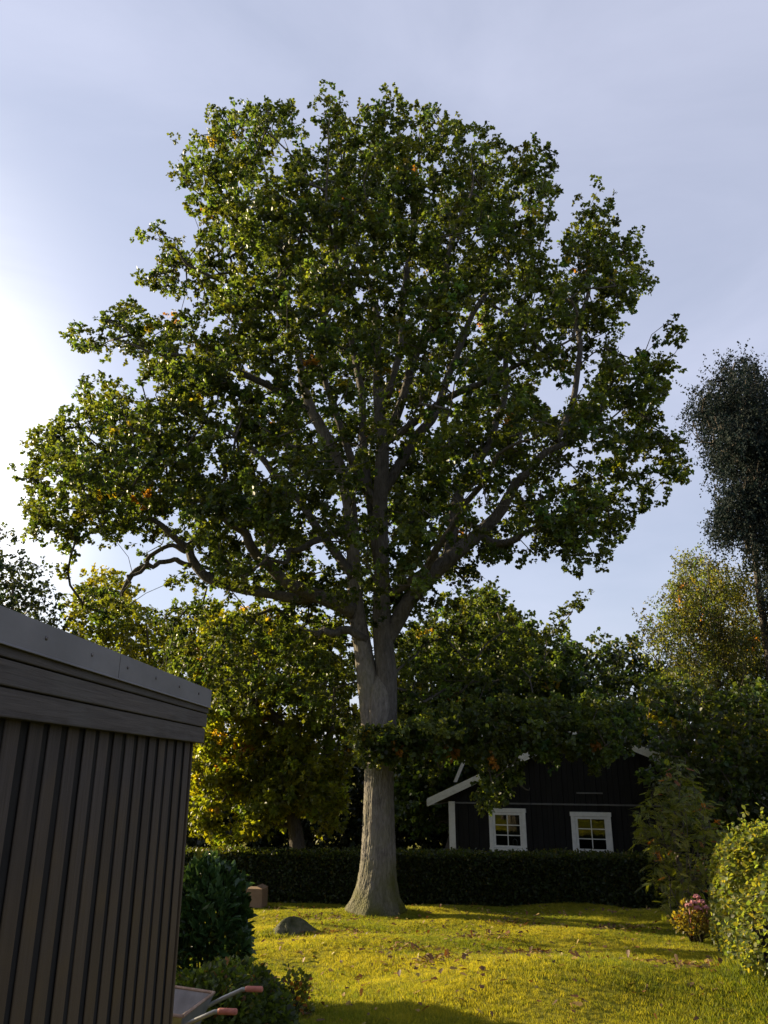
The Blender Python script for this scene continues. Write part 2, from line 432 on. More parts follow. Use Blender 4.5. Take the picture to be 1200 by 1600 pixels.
def split_clusters(cen, ppm, poly, Rmax, nsub):
    """each big cluster becomes a knot of small clumps; knots shrink near the rim of the outline"""
    rel = cen-np.array([0, 0, CAMZ]); fw = rel[:, 1]*cp+rel[:, 2]*sp; upv = -rel[:, 1]*sp+rel[:, 2]*cp
    e = edge_dist(600+1200*rel[:, 0]/fw, 800-1200*upv/fw, poly)/ppm
    Rr = np.minimum(Rmax*rng.uniform(.75, 1.15, len(cen)), e*.8+.10)
    ns = np.maximum(2, (nsub*(Rr/Rmax)**1.6).astype(int)); ci = np.repeat(np.arange(len(cen)), ns)
    u = rand_unit(len(ci))*rng.random((len(ci), 1))**.5; u[:, 2] *= .72
    return cen[ci]+u*Rr[ci][:, None]

# ------------------------------------------------------------------ ground
def grid_axis(a, b, fine0, fine1, nf, nc):
    return np.unique(np.concatenate([np.linspace(a, fine0, nc), np.linspace(fine0, fine1, nf), np.linspace(fine1, b, nc)]))
gx = grid_axis(-400, 400, -9, 12, 150, 14); gy = grid_axis(-60, 900, 0, 26, 190, 14)
XX, YY = np.meshgrid(gx, gy); ZZ = G(XX, YY)
V = np.stack([XX, YY, ZZ], -1).reshape(-1, 3); nx = len(gx); i = np.arange(len(gy)-1)[:, None]*nx+np.arange(nx-1)[None]
F = np.stack([i, i+1, i+1+nx, i+nx], -1).reshape(-1, 4)
m, t, o = mat('lawn_soil'); l = t.links.new
b = N('ShaderNodeBsdfPrincipled', t); ge = N('ShaderNodeNewGeometry', t)
n1 = N('ShaderNodeTexNoise', t); n1.inputs['Scale'].default_value = 1.3; n1.inputs['Detail'].default_value = 6
n2 = N('ShaderNodeTexNoise', t); n2.inputs['Scale'].default_value = 22; n2.inputs['Detail'].default_value = 6
l(ge.outputs['Position'], n1.inputs['Vector']); l(ge.outputs['Position'], n2.inputs['Vector'])
r1 = N('ShaderNodeValToRGB', t); r1.color_ramp.elements[0].color = (.09, .10, .012, 1); r1.color_ramp.elements[1].color = (.20, .175, .018, 1)
r1.color_ramp.elements[0].position = .35; r1.color_ramp.elements[1].position = .65
r2 = N('ShaderNodeValToRGB', t); r2.color_ramp.elements[0].color = (.35, .33, .3, 1); r2.color_ramp.elements[1].color = (1, 1, 1, 1)
r2.color_ramp.elements[0].position = .3; r2.color_ramp.elements[1].position = .5
mm = N('ShaderNodeMix', t, data_type='RGBA', blend_type='MULTIPLY'); mm.inputs[0].default_value = 1
l(n1.outputs['Fac'], r1.inputs[0]); l(n2.outputs['Fac'], r2.inputs[0]); l(r1.outputs[0], mm.inputs[6]); l(r2.outputs[0], mm.inputs[7])
bp = N('ShaderNodeBump', t); bp.inputs['Strength'].default_value = .8; bp.inputs['Distance'].default_value = .03
l(n2.outputs['Fac'], bp.inputs['Height']); l(bp.outputs[0], b.inputs['Normal'])
l(mm.outputs[2], b.inputs['Base Color']); b.inputs['Roughness'].default_value = 1; b.inputs['Specular IOR Level'].default_value = .05; l(b.outputs[0], o.inputs[0])
SOIL = m
ground = props(link(bpy.data.objects.new('ground', raw_mesh('ground', V, F, SOIL, smooth=True))), kind='structure')

# lawn grass: tufts of blades on points
def blades(n, rad, h0, h1, w, lean=.5):
    V = []; F = []
    for k in range(n):
        a = rng.uniform(0, 6.283); r = rad*math.sqrt(rng.random()); x, y = r*math.cos(a), r*math.sin(a)
        h = rng.uniform(h0, h1); b_ = rng.uniform(0, 6.283); lx, ly = math.cos(b_)*h*lean*rng.random(), math.sin(b_)*h*lean*rng.random()
        c = rng.uniform(0, 6.283); wx, wy = math.cos(c)*w/2, math.sin(c)*w/2; q = len(V)
        V += [(x-wx, y-wy, -.01), (x+wx, y+wy, -.01), (x+lx*.45+wx*.8, y+ly*.45+wy*.8, h*.6), (x+lx*.45-wx*.8, y+ly*.45-wy*.8, h*.6), (x+lx, y+ly, h)]
        F += [(q, q+1, q+2, q+3), (q+3, q+2, q+4)]
    return V, F
def grass_mat(name, c, gain):
    m, t, o = mat(name); l = t.links.new
    b = N('ShaderNodeBsdfPrincipled', t); tr = N('ShaderNodeBsdfTranslucent', t); mi = N('ShaderNodeMixShader', t)
    ge = N('ShaderNodeNewGeometry', t); n1 = N('ShaderNodeTexNoise', t); n1.inputs['Scale'].default_value = .9; n1.inputs['Detail'].default_value = 5
    at = N('ShaderNodeAttribute', t); at.attribute_type = 'INSTANCER'; at.attribute_name = 'tint'
    rp = N('ShaderNodeValToRGB', t); es = rp.color_ramp.elements
    es[0].color = (*c[0], 1); es[1].color = (*c[1], 1); es[0].position = .3; es[1].position = .7
    ad = N('ShaderNodeMath', t, operation='MULTIPLY_ADD'); ad.inputs[1].default_value = .55; l(n1.outputs['Fac'], ad.inputs[0])
    ml = N('ShaderNodeMath', t, operation='MULTIPLY'); ml.inputs[1].default_value = .45; l(at.outputs['Fac'], ml.inputs[0]); l(ml.outputs[0], ad.inputs[2])
    l(ge.outputs['Position'], n1.inputs['Vector']); l(ad.outputs[0], rp.inputs[0])
    mu = N('ShaderNodeMix', t, data_type='RGBA', blend_type='MULTIPLY'); mu.inputs[0].default_value = 1; mu.inputs[7].default_value = (*gain, 1)
    n5 = N('ShaderNodeTexNoise', t); n5.inputs['Scale'].default_value = 4.5; n5.inputs['Detail'].default_value = 6; n5.inputs['Roughness'].default_value = .7
    l(ge.outputs['Position'], n5.inputs['Vector']); r5 = N('ShaderNodeMapRange', t); r5.inputs['From Min'].default_value = .52; r5.inputs['From Max'].default_value = .68; r5.inputs['To Max'].default_value = .75
    l(n5.outputs['Fac'], r5.inputs['Value']); m5 = N('ShaderNodeMix', t, data_type='RGBA'); m5.inputs[7].default_value = (.085, .095, .014, 1)
    l(r5.outputs[0], m5.inputs[0]); l(rp.outputs[0], m5.inputs[6])
    l(m5.outputs[2], mu.inputs[6]); l(mu.outputs[2], tr.inputs['Color']); l(m5.outputs[2], b.inputs['Base Color'])
    b.inputs['Roughness'].default_value = .6; b.inputs['Specular IOR Level'].default_value = .2; mi.inputs[0].default_value = .5
    l(b.outputs[0], mi.inputs[1]); l(tr.outputs[0], mi.inputs[2]); l(mi.outputs[0], o.inputs[0])
    return m
GRASS = grass_mat('grass_blades', ((.10, .135, .012), (.27, .25, .024)), (2.0, 1.8, 1))
def scatter_instances(name, pts, scl, tint, proto_mesh, matl):
    me = raw_mesh(name, pts, np.zeros((0, 3), int), None)
    n = len(pts)
    for an, arr in (('scl', scl), ('tint', tint), ('spin', rng.uniform(0, 6.283, n))):
        a = me.attributes.new(an, 'FLOAT', 'POINT'); a.data.foreach_set('value', np.asarray(arr, np.float32))
    o = link(bpy.data.objects.new(name, me))
    po = bpy.data.objects.new(name+'_tuft', proto_mesh)
    ng = bpy.data.node_groups.new(name, 'GeometryNodeTree')
    ng.interface.new_socket('Geometry', in_out='INPUT', socket_type='NodeSocketGeometry'); ng.interface.new_socket('Geometry', in_out='OUTPUT', socket_type='NodeSocketGeometry')
    gi = ng.nodes.new('NodeGroupInput'); go = ng.nodes.new('NodeGroupOutput'); ip = ng.nodes.new('GeometryNodeInstanceOnPoints')
    oi = ng.nodes.new('GeometryNodeObjectInfo'); oi.inputs[0].default_value = po
    a1 = ng.nodes.new('GeometryNodeInputNamedAttribute'); a1.data_type = 'FLOAT'; a1.inputs[0].default_value = 'scl'
    a2 = ng.nodes.new('GeometryNodeInputNamedAttribute'); a2.data_type = 'FLOAT'; a2.inputs[0].default_value = 'spin'
    cx = ng.nodes.new('ShaderNodeCombineXYZ')
    k = ng.links.new
    k(gi.outputs[0], ip.inputs['Points']); k(oi.outputs['Geometry'], ip.inputs['Instance']); k(a1.outputs[0], ip.inputs['Scale'])
    k(a2.outputs[0], cx.inputs[2]); k(cx.outputs[0], ip.inputs['Rotation']); k(ip.outputs[0], go.inputs[0])
    md = o.modifiers.new('tufts', 'NODES'); md.node_group = ng
    return o
def proto(name, n, rad, h0, h1, w, m, lean=.5):
    V, F = blades(n, rad, h0, h1, w, lean); me = bpy.data.meshes.new(name); me.from_pydata(V, [], F); me.materials.append(m); return me
# the bed edge on the right runs along the privet hedge
EDGE = [(4.05, 7.0), (3.95, 9.4), (4.75, 12.2), (5.65, 15.2), (6.6, 17.6)]
def edge_x(y): return np.interp(y, [e[1] for e in EDGE], [e[0] for e in EDGE])
n = 95000; bc0 = P(458, 1462, 15.2)
yy = 6.2+15.0*rng.random(n*2)**1.25; xx = rng.uniform(-7, 8.5, n*2)
ok = (np.abs(xx) < yy*.56+.6) & (xx < edge_x(yy)+.25) & (((xx/.52)**2+((yy-18.5)/.45)**2) > 1)
xx, yy = xx[ok][:n], yy[ok][:n]
hh = .75+.35*np.sin(xx*2.1+1)*np.sin(yy*1.7)+rng.normal(size=len(xx))*.2
# longer, unmown grass along the bed and round the trunk
near = np.exp(-((edge_x(yy)-xx)/.35)**2)*(yy < 12)*1.6+np.exp(-(((xx)**2+(yy-18.4)**2)-.6)**2/.1)*.9
near = near+1.3*np.exp(-((np.hypot((xx-bc0[0])/.45, (yy-15.2)/.36)-1)/.35)**2)
hh = np.clip(hh+near*rng.random(len(xx)), .35, 3)
tint = np.clip(.5+.22*rng.normal(size=len(xx))+.2*np.sin(xx*1.3+yy*.7), 0, 1)-.25*np.clip(near, 0, 1)
props(scatter_instances('lawn_grass', np.stack([xx, yy, G(xx, yy)], -1), hh, tint, proto('grass_tuft', 15, .055, .022, .052, .006, GRASS, .9), GRASS),
      'short mown yellow-green lawn grass in low sunlight', 'grass', kind='stuff')

# fallen leaves on the lawn
n = 2600
yy = 7+13.5*rng.random(n); xx = rng.uniform(-4, 6.5, n); k = rng.random(n) < .35
cl = np.array([(.4, 12.6), (2.2, 12.9), (1.7, 14.6), (-.8, 15.2), (3.6, 10.2), (.6, 11.2), (4.4, 15.9), (-1.4, 17.4), (2.4, 16.6)])
ci = rng.integers(0, len(cl), n); xx = np.where(k, cl[ci, 0]+rng.normal(size=n)*.3, xx); yy = np.where(k, cl[ci, 1]+rng.normal(size=n)*.25, yy)
ok = (xx < edge_x(yy)); xx, yy = xx[ok], yy[ok]; n = len(xx)
dd = rand_unit(n); dd[:, 2] *= .4; up = rand_unit(n)*.5; up[:, 2] += 1
pal = np.array([(.17, .07, .02), (.10, .05, .02), (.24, .15, .04), (.26, .20, .05), (.08, .045, .02)])
fm = scatter_mesh('fallen_leaves', lobed(), np.stack([xx, yy, G(xx, yy)+.045], -1), frames(dd, up), rng.uniform(.04, .10, n), pal[rng.integers(0, 5, n)], leaf_mat('dry_leaf', .2, .6, (1.5, 1.4, 1)))
props(link(bpy.data.objects.new('fallen_leaves', fm)), 'brown and orange oak leaves fallen over the lawn', 'leaves', kind='stuff')

# ------------------------------------------------------------------ the oak
OAK = 18.5
OAK_POLY = [(600,118),(612,150),(640,168),(665,160),(688,185),(715,190),(728,183),(745,195),(772,195),(790,238),(812,226),(838,224),(864,250),(870,300),(866,345),(845,372),(850,395),(880,360),(893,330),(905,300),(925,287),(950,303),(956,345),(983,355),(1005,385),(1013,450),(985,485),(970,520),(965,548),(1000,548),(1022,510),(1045,488),(1066,540),(1046,590),(1036,625),(1028,660),(1066,688),(1076,715),(1062,752),(1032,770),(1030,802),(1002,800),(985,812),(965,830),(955,865),(938,900),(932,925),(905,955),(880,940),(905,895),(870,890),(850,862),(830,878),(795,868),(765,885),(740,915),(690,950),(640,990),(560,975),(480,960),(400,965),(340,935),(300,925),(262,905),(240,905),(215,940),(185,985),(130,960),(125,915),(150,890),(180,868),(215,885),(208,835),(170,850),(140,860),(110,905),(80,870),(50,858),(45,790),(58,760),(44,735),(52,680),(85,660),(85,630),(110,625),(132,642),(142,590),(162,580),(205,592),(212,578),(200,556),(158,556),(105,546),(97,522),(126,505),(160,516),(166,485),(200,460),(245,476),(268,492),(298,488),(300,470),(262,468),(230,452),(210,440),(216,425),(252,420),(240,400),(216,376),(220,352),(250,350),(272,372),(308,384),(322,350),(300,340),(280,300),(264,278),(272,265),(292,258),(274,230),(276,214),(320,206),(326,170),(350,165),(368,180),(370,142),(385,134),(396,165),(424,154),(445,172),(460,164),(474,200),(490,236),(508,238),(485,192),(484,156),(515,134),(542,172),(562,184),(570,150),(588,150)]
OAK_POLY = [(570+(x-570)*1.016, 560+(y-560)*1.02) for x, y in OAK_POLY]
OAK_HOLES = [(225,608,22,20),(330,515,14,10),(285,545,12,8),(425,267,10,12),(408,254,8,10),(290,430,12,8),(500,500,8,8),(770,786,34,24),(885,745,18,16),(752,640,9,9),(720,645,8,10),(916,708,22,22),(865,612,26,16),(820,690,16,10),(860,585,14,10),(820,845,16,12),(990,722,14,12),(925,460,16,10),(867,400,14,10),(795,570,14,9),(840,465,12,12),(845,610,16,8),(910,575,9,12),(715,602,10,12),(675,345,8,14),(660,270,7,20),(960,640,12,8),(860,650,9,9),(500,862,22,14),(430,860,16,10),(415,725,10,12),(270,800,14,10),(255,855,38,17),(335,735,10,14),(385,560,10,6),(330,640,9,12),(560,462,7,9),(610,420,7,9),(350,690,14,7),(660,430,8,10),(455,800,12,8),(530,780,10,14),(820,760,10,14),(700,610,8,10),(930,560,9,9),(300,395,9,7),(640,330,6,9),(510,620,6,8),(880,540,9,7)]
oak = empty('oak_tree', (P(590,1428,OAK).x, OAK, g1(0, OAK)), label='tall old oak with thick forked trunk in the middle of the lawn', cat='tree')
# trunk
TR = [(1446,512,648),(1430,526,637),(1415,537,630),(1400,547,624),(1370,557,620),(1330,562,619),(1260,566,616),(1200,568,615),(1144,570,616),(1105,568,619),(1080,573,616),(1058,584,608),(1050,592,600)]
pts = []
for y, a, b_ in TR:
    q = P((a+b_)/2, y, OAK); pts.append((*q, .94*(b_-a)/2/1200*axial(y, OAK)))
tp = smooth_path(pts, 22); sides = 180
ang = np.arange(sides)*2*np.pi/sides; V = []
for q in tp:
    h = max(0, (q[2]-g1(0, OAK)));
    fl = math.exp(-h/.45)
    rr = q[3]*(1+(.03*np.sin(ang*3+.8)+.022*np.sin(ang*7+h*.8)+.012*np.sin(ang*13-h*2))+fl*(.16*np.maximum(0, np.cos(ang*2.5-.4+1.2))-.03+.05*np.sin(ang*6)))
    hw = ang+.10*np.sin(h*2.1+ang*2)+.05*np.sin(h*5.3+ang*5)
    ridge = np.abs(np.sin(hw*21+.9*np.sin(h*3.7+hw*3)))*.55+np.abs(np.sin(hw*34+1.3*np.sin(h*4.9+hw*7)))*.45
    brk = .6+.4*np.sin(h*9+hw*11)*np.sin(h*13.7-hw*17)
    rr = rr+.015*(ridge*brk-.35)+rng.normal(size=sides)*.0025
    V.append(np.stack([q[0]+rr*np.cos(ang), q[1]+rr*np.sin(ang)*1.0, q[2]+0*ang], -1))
V = np.concatenate(V); k = np.arange(sides); i = np.arange(len(tp)-1)[:, None]*sides
F = np.stack([i+k, i+(k+1) % sides, i+sides+(k+1) % sides, i+sides+k], -1).reshape(-1, 4)
world_part(bpy.data.objects.new('trunk', raw_mesh('trunk', V, F, BARK, smooth=True)), oak)
LIMBS = [  # (trace, end depth offset)
 ([(585,1150,19),(577,1085,17.5),(567,1020,14.5),(559,965,13),(553,900,11),(551,830,10.5),(545,770,11),(528,725,10.5),(505,690,10),(487,650,9),(475,605,8),(466,560,7),(455,500,6),(436,425,5),(412,315,4),(400,240,3),(385,180,2)], 1.2),
 ([(601,1150,20),(603,1075,17),(602,1020,16),(599,960,14.5),(597,880,12),(598,790,12),(604,700,11),(606,640,10),(600,560,8),(588,470,6.5),(565,390,5.5),(546,300,4.5),(545,210,3)], -.4),
 ([(604,1000,13),(625,962,12.5),(645,932,12),(680,893,13),(715,862,12),(745,830,10.5),(780,795,9),(800,768,8),(822,738,7.5),(850,705,7),(882,684,6.5),(915,672,5.5),(945,640,4.5),(965,590,3)], -1.2),
 ([(700,876,9),(708,820,8.5),(715,770,8),(740,725,7),(765,690,6.5),(785,620,6),(800,540,5),(830,430,4),(845,320,3)], 2.6),
 ([(745,832,7),(770,848,6.5),(800,842,6),(822,830,5),(850,812,4),(885,800,3),(930,780,2)], -2.0),
 ([(552,955,13),(530,946,12),(480,928,10.5),(440,905,9.5),(415,885,8.5),(395,866,8),(372,836,7),(350,810,6),(322,772,5),(300,738,4),(262,700,3)], -2.2),
 ([(490,935,8),(455,935,8),(415,925,8),(362,916,8),(322,902,8),(297,872,7.5),(285,846,6.5),(265,828,6),(222,806,5),(180,775,4),(130,740,3)], 1.0),
 ([(290,862,4),(268,853,3.5),(240,863,3.5),(222,880,4),(202,900,4.5),(185,928,4),(170,955,3)], .6),
 ([(299,884,4),(270,876,4),(240,884,4),(212,898,3.5),(200,915,3)], -.4),
 ([(549,822,6),(520,832,5.5),(500,840,5.5),(465,855,5),(440,868,4),(420,874,3.5),(400,860,2.5)], -2.6),
 ([(480,640,6.5),(465,634,6.5),(440,615,6),(400,595,5.5),(365,580,5),(325,567,4.5),(270,562,4),(225,556,3),(170,535,2)], -2.0),
 ([(507,692,5),(470,700,4.5),(430,690,4),(400,692,4),(360,684,3),(320,660,2)], 2.4),
 ([(460,530,5),(440,485,5),(418,455,4.5),(367,445,4),(317,425,3.5),(287,404,3),(250,385,2)], -1.5),
 ([(604,690,7),(622,640,7),(642,575,6.5),(665,515,6),(686,450,5),(705,370,4),(725,280,3),(735,220,2)], -2.5),
 ([(598,770,8),(640,700,8),(680,640,7),(712,560,6),(745,470,5),(775,400,4),(810,300,2.5)], 3.2),
 ([(590,880,7),(575,760,6.5),(568,680,6),(560,600,5.5),(540,500,5),(500,400,4),(470,300,3),(440,220,2)], 3.6),
 ([(870,690,5),(890,640,5),(905,560,4.5),(912,480,4),(925,400,3),(928,330,2)], 1.5),
 ([(606,620,6),(625,540,5.5),(632,450,5),(640,360,4),(650,260,3),(655,200,2)], 1.8),
 ([(596,800,7),(560,740,6.5),(520,640,5),(505,540,4.5),(520,420,4),(515,300,3),(512,190,2)], -3.4),
 ([(605,690,6),(660,650,6),(720,610,5.5),(790,580,4.5),(850,540,3.5),(900,520,2.5)], -3.4),
 ([(610,930,8),(650,900,7),(690,850,6),(740,760,5),(800,700,4),(860,650,3)], -4.2),
 ([(552,900,8),(500,830,7),(450,760,6),(390,700,5),(310,650,4),(230,650,3)], 3.8),
 ([(616,1170,5),(640,1178,5),(690,1172,4.5),(740,1185,4),(790,1215,3),(810,1235,2)], 1.4),
 ([(572,1000,7),(548,987,7),(520,984,6.5),(498,986,5),(470,975,3)], -1.0),
]
LPL = []
sk = Skel()
tz = [tuple(q[:3]) for q in tp[::11]]
sk.path(tz)
for tr, off in LIMBS:
    lp = limb_from_px(tr, OAK, OAK+off, 5)
    # small irregular kinks, more towards the tip
    kk = np.cumsum(rng.normal(size=(len(lp), 3)), 0)*.018; kk -= kk[:1]; ul = np.linspace(0, 1, len(lp))[:, None]
    lp[:, :3] += (kk+.10*np.sin(ul*17+rng.random(3)*6)+.06*np.sin(ul*31+rng.random(3)*6))*ul; lp[:, 3] = np.maximum(lp[:, 3]*(1-.75*ul[:, 0]**4), .008)
    mb = MB().tube([Vector(q[:3]) for q in lp], [q[3] for q in lp], 12 if lp[0, 3] > .15 else 8)
    ob = bpy.data.objects.new('limb', mb.mesh('limb', BARKL if off < 1.15 or off > 1.25 else BARK)); world_part(ob, oak)
    sk.path([q[:3] for q in lp[3::2]]); LPL.append(lp)
LP = np.concatenate(LPL)
big = crown_centres(OAK_POLY, OAK, 4.6, 36, 230, OAK_HOLES, margin=7, layers=6.0, shell=.8)
cen = split_clusters(big, 56, OAK_POLY, .74, 13)
rim = crown_centres(OAK_POLY, OAK, .8, 13, 60, OAK_HOLES, margin=3, layers=9)
def to_px(p):
    rel = np.asarray(p)-np.array([0, 0, CAMZ]); fw = rel[:, 1]*cp+rel[:, 2]*sp; upv = -rel[:, 1]*sp+rel[:, 2]*cp
    return 600+1200*rel[:, 0]/fw, 800-1200*upv/fw
rx, ry = to_px(rim); re_ = edge_dist(rx, ry, OAK_POLY)
rim = rim[(re_ < 34) & (ry < 860) & (rng.random(len(rim)) < .62)]
cen = np.concatenate([cen, rim])
hx_, hy_ = to_px(cen); keep = np.ones(len(cen), bool)
for a_, b_, c_, d_ in OAK_HOLES: keep &= ((((hx_-a_)/(c_*1.25))**2+((hy_-b_)/(d_*1.25))**2) > 1) | (rng.random(len(cen)) < .12)
cen = cen[keep]
# foliage sits at the ends of the twigs: keep the big limbs mostly bare
def to_px(p):
    rel = np.asarray(p)-np.array([0, 0, CAMZ]); fw = rel[:, 1]*cp+rel[:, 2]*sp; upv = -rel[:, 1]*sp+rel[:, 2]*cp
    return 600+1200*rel[:, 0]/fw, 800-1200*upv/fw
lpx, lpy = to_px(LP[:, :3]); cx_, cy_ = to_px(cen)
dl = np.hypot(cx_[:, None]-lpx[None], cy_[:, None]-lpy[None])
front = cen[:, 1][:, None] < LP[None, :, 1]+.25
bare = ((dl < 13+LP[None, :, 3]*40) & front & (LP[None, :, 3] > .075)).any(1)
cen = cen[~(bare & (rng.random(len(cen)) < np.where(cy_ < 560, .45, .8)))]
# low drooping boughs in front of the trunk and the cabin roof
DROOP = [(560,1150),(600,1138),(640,1120),(700,1095),(780,1085),(870,1085),(950,1080),(1010,1100),(1005,1140),(985,1192),(965,1185),(945,1212),(925,1214),(908,1192),(880,1190),(862,1218),(845,1195),(822,1192),(806,1225),(785,1262),(745,1275),(733,1252),(745,1215),(722,1185),(700,1205),(690,1230),(672,1222),(668,1180),(640,1165),(625,1195),(600,1170),(575,1190),(560,1185)]
cen_d = crown_centres(DROOP, 17.9, 1.5, 15, 60, [(822,1180,16,12),(782,1200,14,9)], margin=8, layers=.9)
BACKLOW = [(625,1130),(548,1120),(535,1000),(515,960),(530,900),(585,890),(590,960),(640,985),(740,910),(765,890),(800,935),(850,965),(880,945),(925,905),(935,920),(905,985),(870,1000),(900,1060),(860,1090),(740,1085),(640,1125)]
cen_e = crown_centres([(545,1140),(640,1128),(650,1180),(620,1200),(600,1185),(570,1200)], 17.2, .4, 10, 30, margin=3, layers=.5)
cen_b = crown_centres(BACKLOW, 21.0, 1.8, 21, 90, margin=10, layers=1.2)
LEFTLOW = [(235,1070),(240,950),(300,925),(400,945),(450,905),(500,870),(540,880),(548,965),(560,1060),(560,1130),(520,1140),(440,1110),(350,1130),(290,1120)]
cen_l = crown_centres(LEFTLOW, 20.2, 1.8, 22, 90, margin=10, layers=1.3)
cen = np.concatenate([cen, cen_d, cen_e, cen_b, cen_l])
sk.grow(np.concatenate([big, cen[::3]]))
TV, TF = sk.twigs(r0=.007, rmax=.075)
props(world_part(bpy.data.objects.new('twigs', raw_mesh('twigs', TV, TF, BARKL)), oak), kind='stuff')
OAKG = (.044, .064, .019)
pos, rot, sz, col = clump_leaves(cen, rng.uniform(.15, .29, len(cen)), 46, .10, OAKG, var=.5, odd=[(.16, .13, .02), (.14, .125, .018), (.17, .085, .018)], oddp=.008, tuft=10)
props(world_part(bpy.data.objects.new('crown', scatter_mesh('crown', T_KITE, pos, rot, sz, col, LEAF)), oak), kind='stuff')
print('oak clumps', len(cen), 'leaves', len(pos))

# ------------------------------------------------------------------ the other trees
def tree(label, poly, depth, thick, R_px, base_px, col, leaf=.13, nleaf=48, rad=(.35, .6), step=24, layers=1.3, margin=12, holes=(), bark=BARK2, trunk_r=.22,
         limbs=None, odd=None, oddp=.01, T=T_LEAF, name='tree', group=None, droop=.25, tuft=8, squash=.8, cat='tree', m=LEAF, var=.35, trunk_top=.75, clip=None, knots=None, extra=()):
    cen = crown_centres(poly, depth, thick, step, R_px, holes, margin, layers)
    heads = cen
    if knots: cen = split_clusters(cen, knots[2], poly, knots[0], knots[1])
    for ep, ed, et, es_ in extra:
        ec = crown_centres(ep, ed, et, es_, 50, margin=6, layers=.8); cen = np.concatenate([cen, ec])
    pb = np.asarray(poly, float); topy = pb[:, 1].min(); mx_ = np.mean(pb[:, 0])
    bx = P(base_px, 1300, depth).x
    bz = g1(bx, depth)
    root = empty(name, (bx, depth, bz), label=label, cat=cat, group=group)
    ztop = P(mx_, topy, depth).z; zt = bz+(ztop-bz)*trunk_top; xt = P(mx_, topy+60, depth).x
    n = 9; tpts = []
    for i in range(n+1):
        u = i/n
        tpts.append((bx+(xt-bx)*u+.12*math.sin(u*7+depth), depth+.1*math.sin(u*5+base_px), bz-.1+(zt-bz)*u, trunk_r*(1-.82*u)+(trunk_r*.45 if i == 0 else 0)))
    tpp = smooth_path(tpts, 3)
    s = Skel(); s.path([q[:3] for q in tpp[4:]])
    mb = MB().tube([Vector(q[:3]) for q in tpp], [q[3] for q in tpp], 12)
    world_part(bpy.data.objects.new('trunk', mb.mesh('trunk', bark)), root)
    for tr, off in (limbs or []):
        lp = limb_from_px(tr, depth, depth+off, 5)
        world_part(bpy.data.objects.new('limb', MB().tube([Vector(q[:3]) for q in lp], [q[3] for q in lp], 8).mesh('limb', bark)), root)
        s.path([q[:3] for q in lp[::2]])
    s.grow(np.concatenate([heads, cen[::3]]) if knots else cen, bias=.35)
    TV, TF = s.twigs(r0=.008, rmax=.08, sides=4)
    props(world_part(bpy.data.objects.new('branches', raw_mesh('branches', TV, TF, bark)), root), kind='stuff')
    if name == 'birch_tree':
        f_ = np.sin(cen[:, 0]*2.6+cen[:, 2]*1.1)+np.sin(cen[:, 2]*2.9-cen[:, 0]*1.3+1)+np.sin(cen[:, 1]*2.2+cen[:, 2]*1.7)+.5*rng.normal(size=len(cen))
        rx_, ry_ = to_px(cen); cen = cen[f_ > -1.15+.9*np.exp(-edge_dist(rx_, ry_, poly)/22)]
        pos, rot, sz, cl_ = strand_leaves(cen, leaf, col, ns=nleaf//10, nl=13, var=var, odd=odd, oddp=oddp)
    else:
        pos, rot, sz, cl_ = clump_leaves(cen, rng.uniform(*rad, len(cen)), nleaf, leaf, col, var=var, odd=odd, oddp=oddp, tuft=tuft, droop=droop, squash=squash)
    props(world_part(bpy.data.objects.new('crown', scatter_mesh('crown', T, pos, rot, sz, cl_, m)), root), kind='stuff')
    print(label[:30], len(cen), len(pos))
    return root
ORANGE = [(.19, .095, .018), (.22, .15, .025)]
A_POLY = [(-130,830),(-60,800),(0,812),(22,832),(40,862),(66,882),(72,902),(98,930),(100,962),(115,1005),(112,1060),(90,1110),(-130,1110)]
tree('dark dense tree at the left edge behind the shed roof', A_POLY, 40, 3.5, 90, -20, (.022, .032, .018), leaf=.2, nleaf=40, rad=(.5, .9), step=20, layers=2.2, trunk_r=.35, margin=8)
B_POLY = [(95,965),(100,930),(130,890),(168,872),(190,888),(222,905),(228,940),(255,958),(275,950),(293,968),(310,930),(345,925),(370,960),(370,1100),(340,1150),(200,1150),(120,1080)]
tree('sunlit yellow-green tree rising just above the shed roof', B_POLY, 42, 3.2, 80, 260, (.090, .105, .016), leaf=.2, nleaf=44, rad=(.4, .8), step=18, layers=2.0, odd=ORANGE, oddp=.006, trunk_r=.28, margin=9, T=T_WIDE)
SPRAYS = [([(365,1312),(372,1258),(395,1232),(430,1205),(470,1190),(500,1180),(515,1205),(480,1240),(452,1262),(425,1275),(410,1296),(388,1318)], 22.9, .35, 12),
          ([(470,1262),(500,1225),(530,1215),(548,1250),(540,1292),(520,1308),(500,1290),(485,1282)], 22.9, .3, 12), ([(290,1080),(345,1075),(360,1120),(340,1190),(320,1225),(285,1230)], 22.4, .5, 14),
          ([(405,975),(450,968),(470,1000),(450,1035),(420,1030)], 22.6, .4, 14)]
S_POLY = [(20,1020),(60,975),(105,985),(118,1000),(150,1005),(185,1020),(190,1060),(170,1105),(120,1125),(60,1120),(25,1090)]  # added tree, shaped to cast shadow bands on the right of the lawn
tree('small round-crowned tree close behind the shed, its top just over the metal edge', S_POLY, 20, 1.0, 45, 100, (.040, .058, .017), leaf=.11, nleaf=40, rad=(.2, .4), step=26, layers=.9, trunk_r=.09, margin=6, T=T_KITE)  # added tree, there to cast shadow bands on the lawn
C_POLY = [(285,965),(320,938),(360,940),(430,945),(500,960),(548,985),(560,1050),(570,1110),(580,1150),(566,1195),(545,1210),(540,1250),(535,1302),(500,1305),(470,1290),(430,1300),(400,1325),(370,1325),(340,1320),(330,1330),(280,1330),(270,1200)]
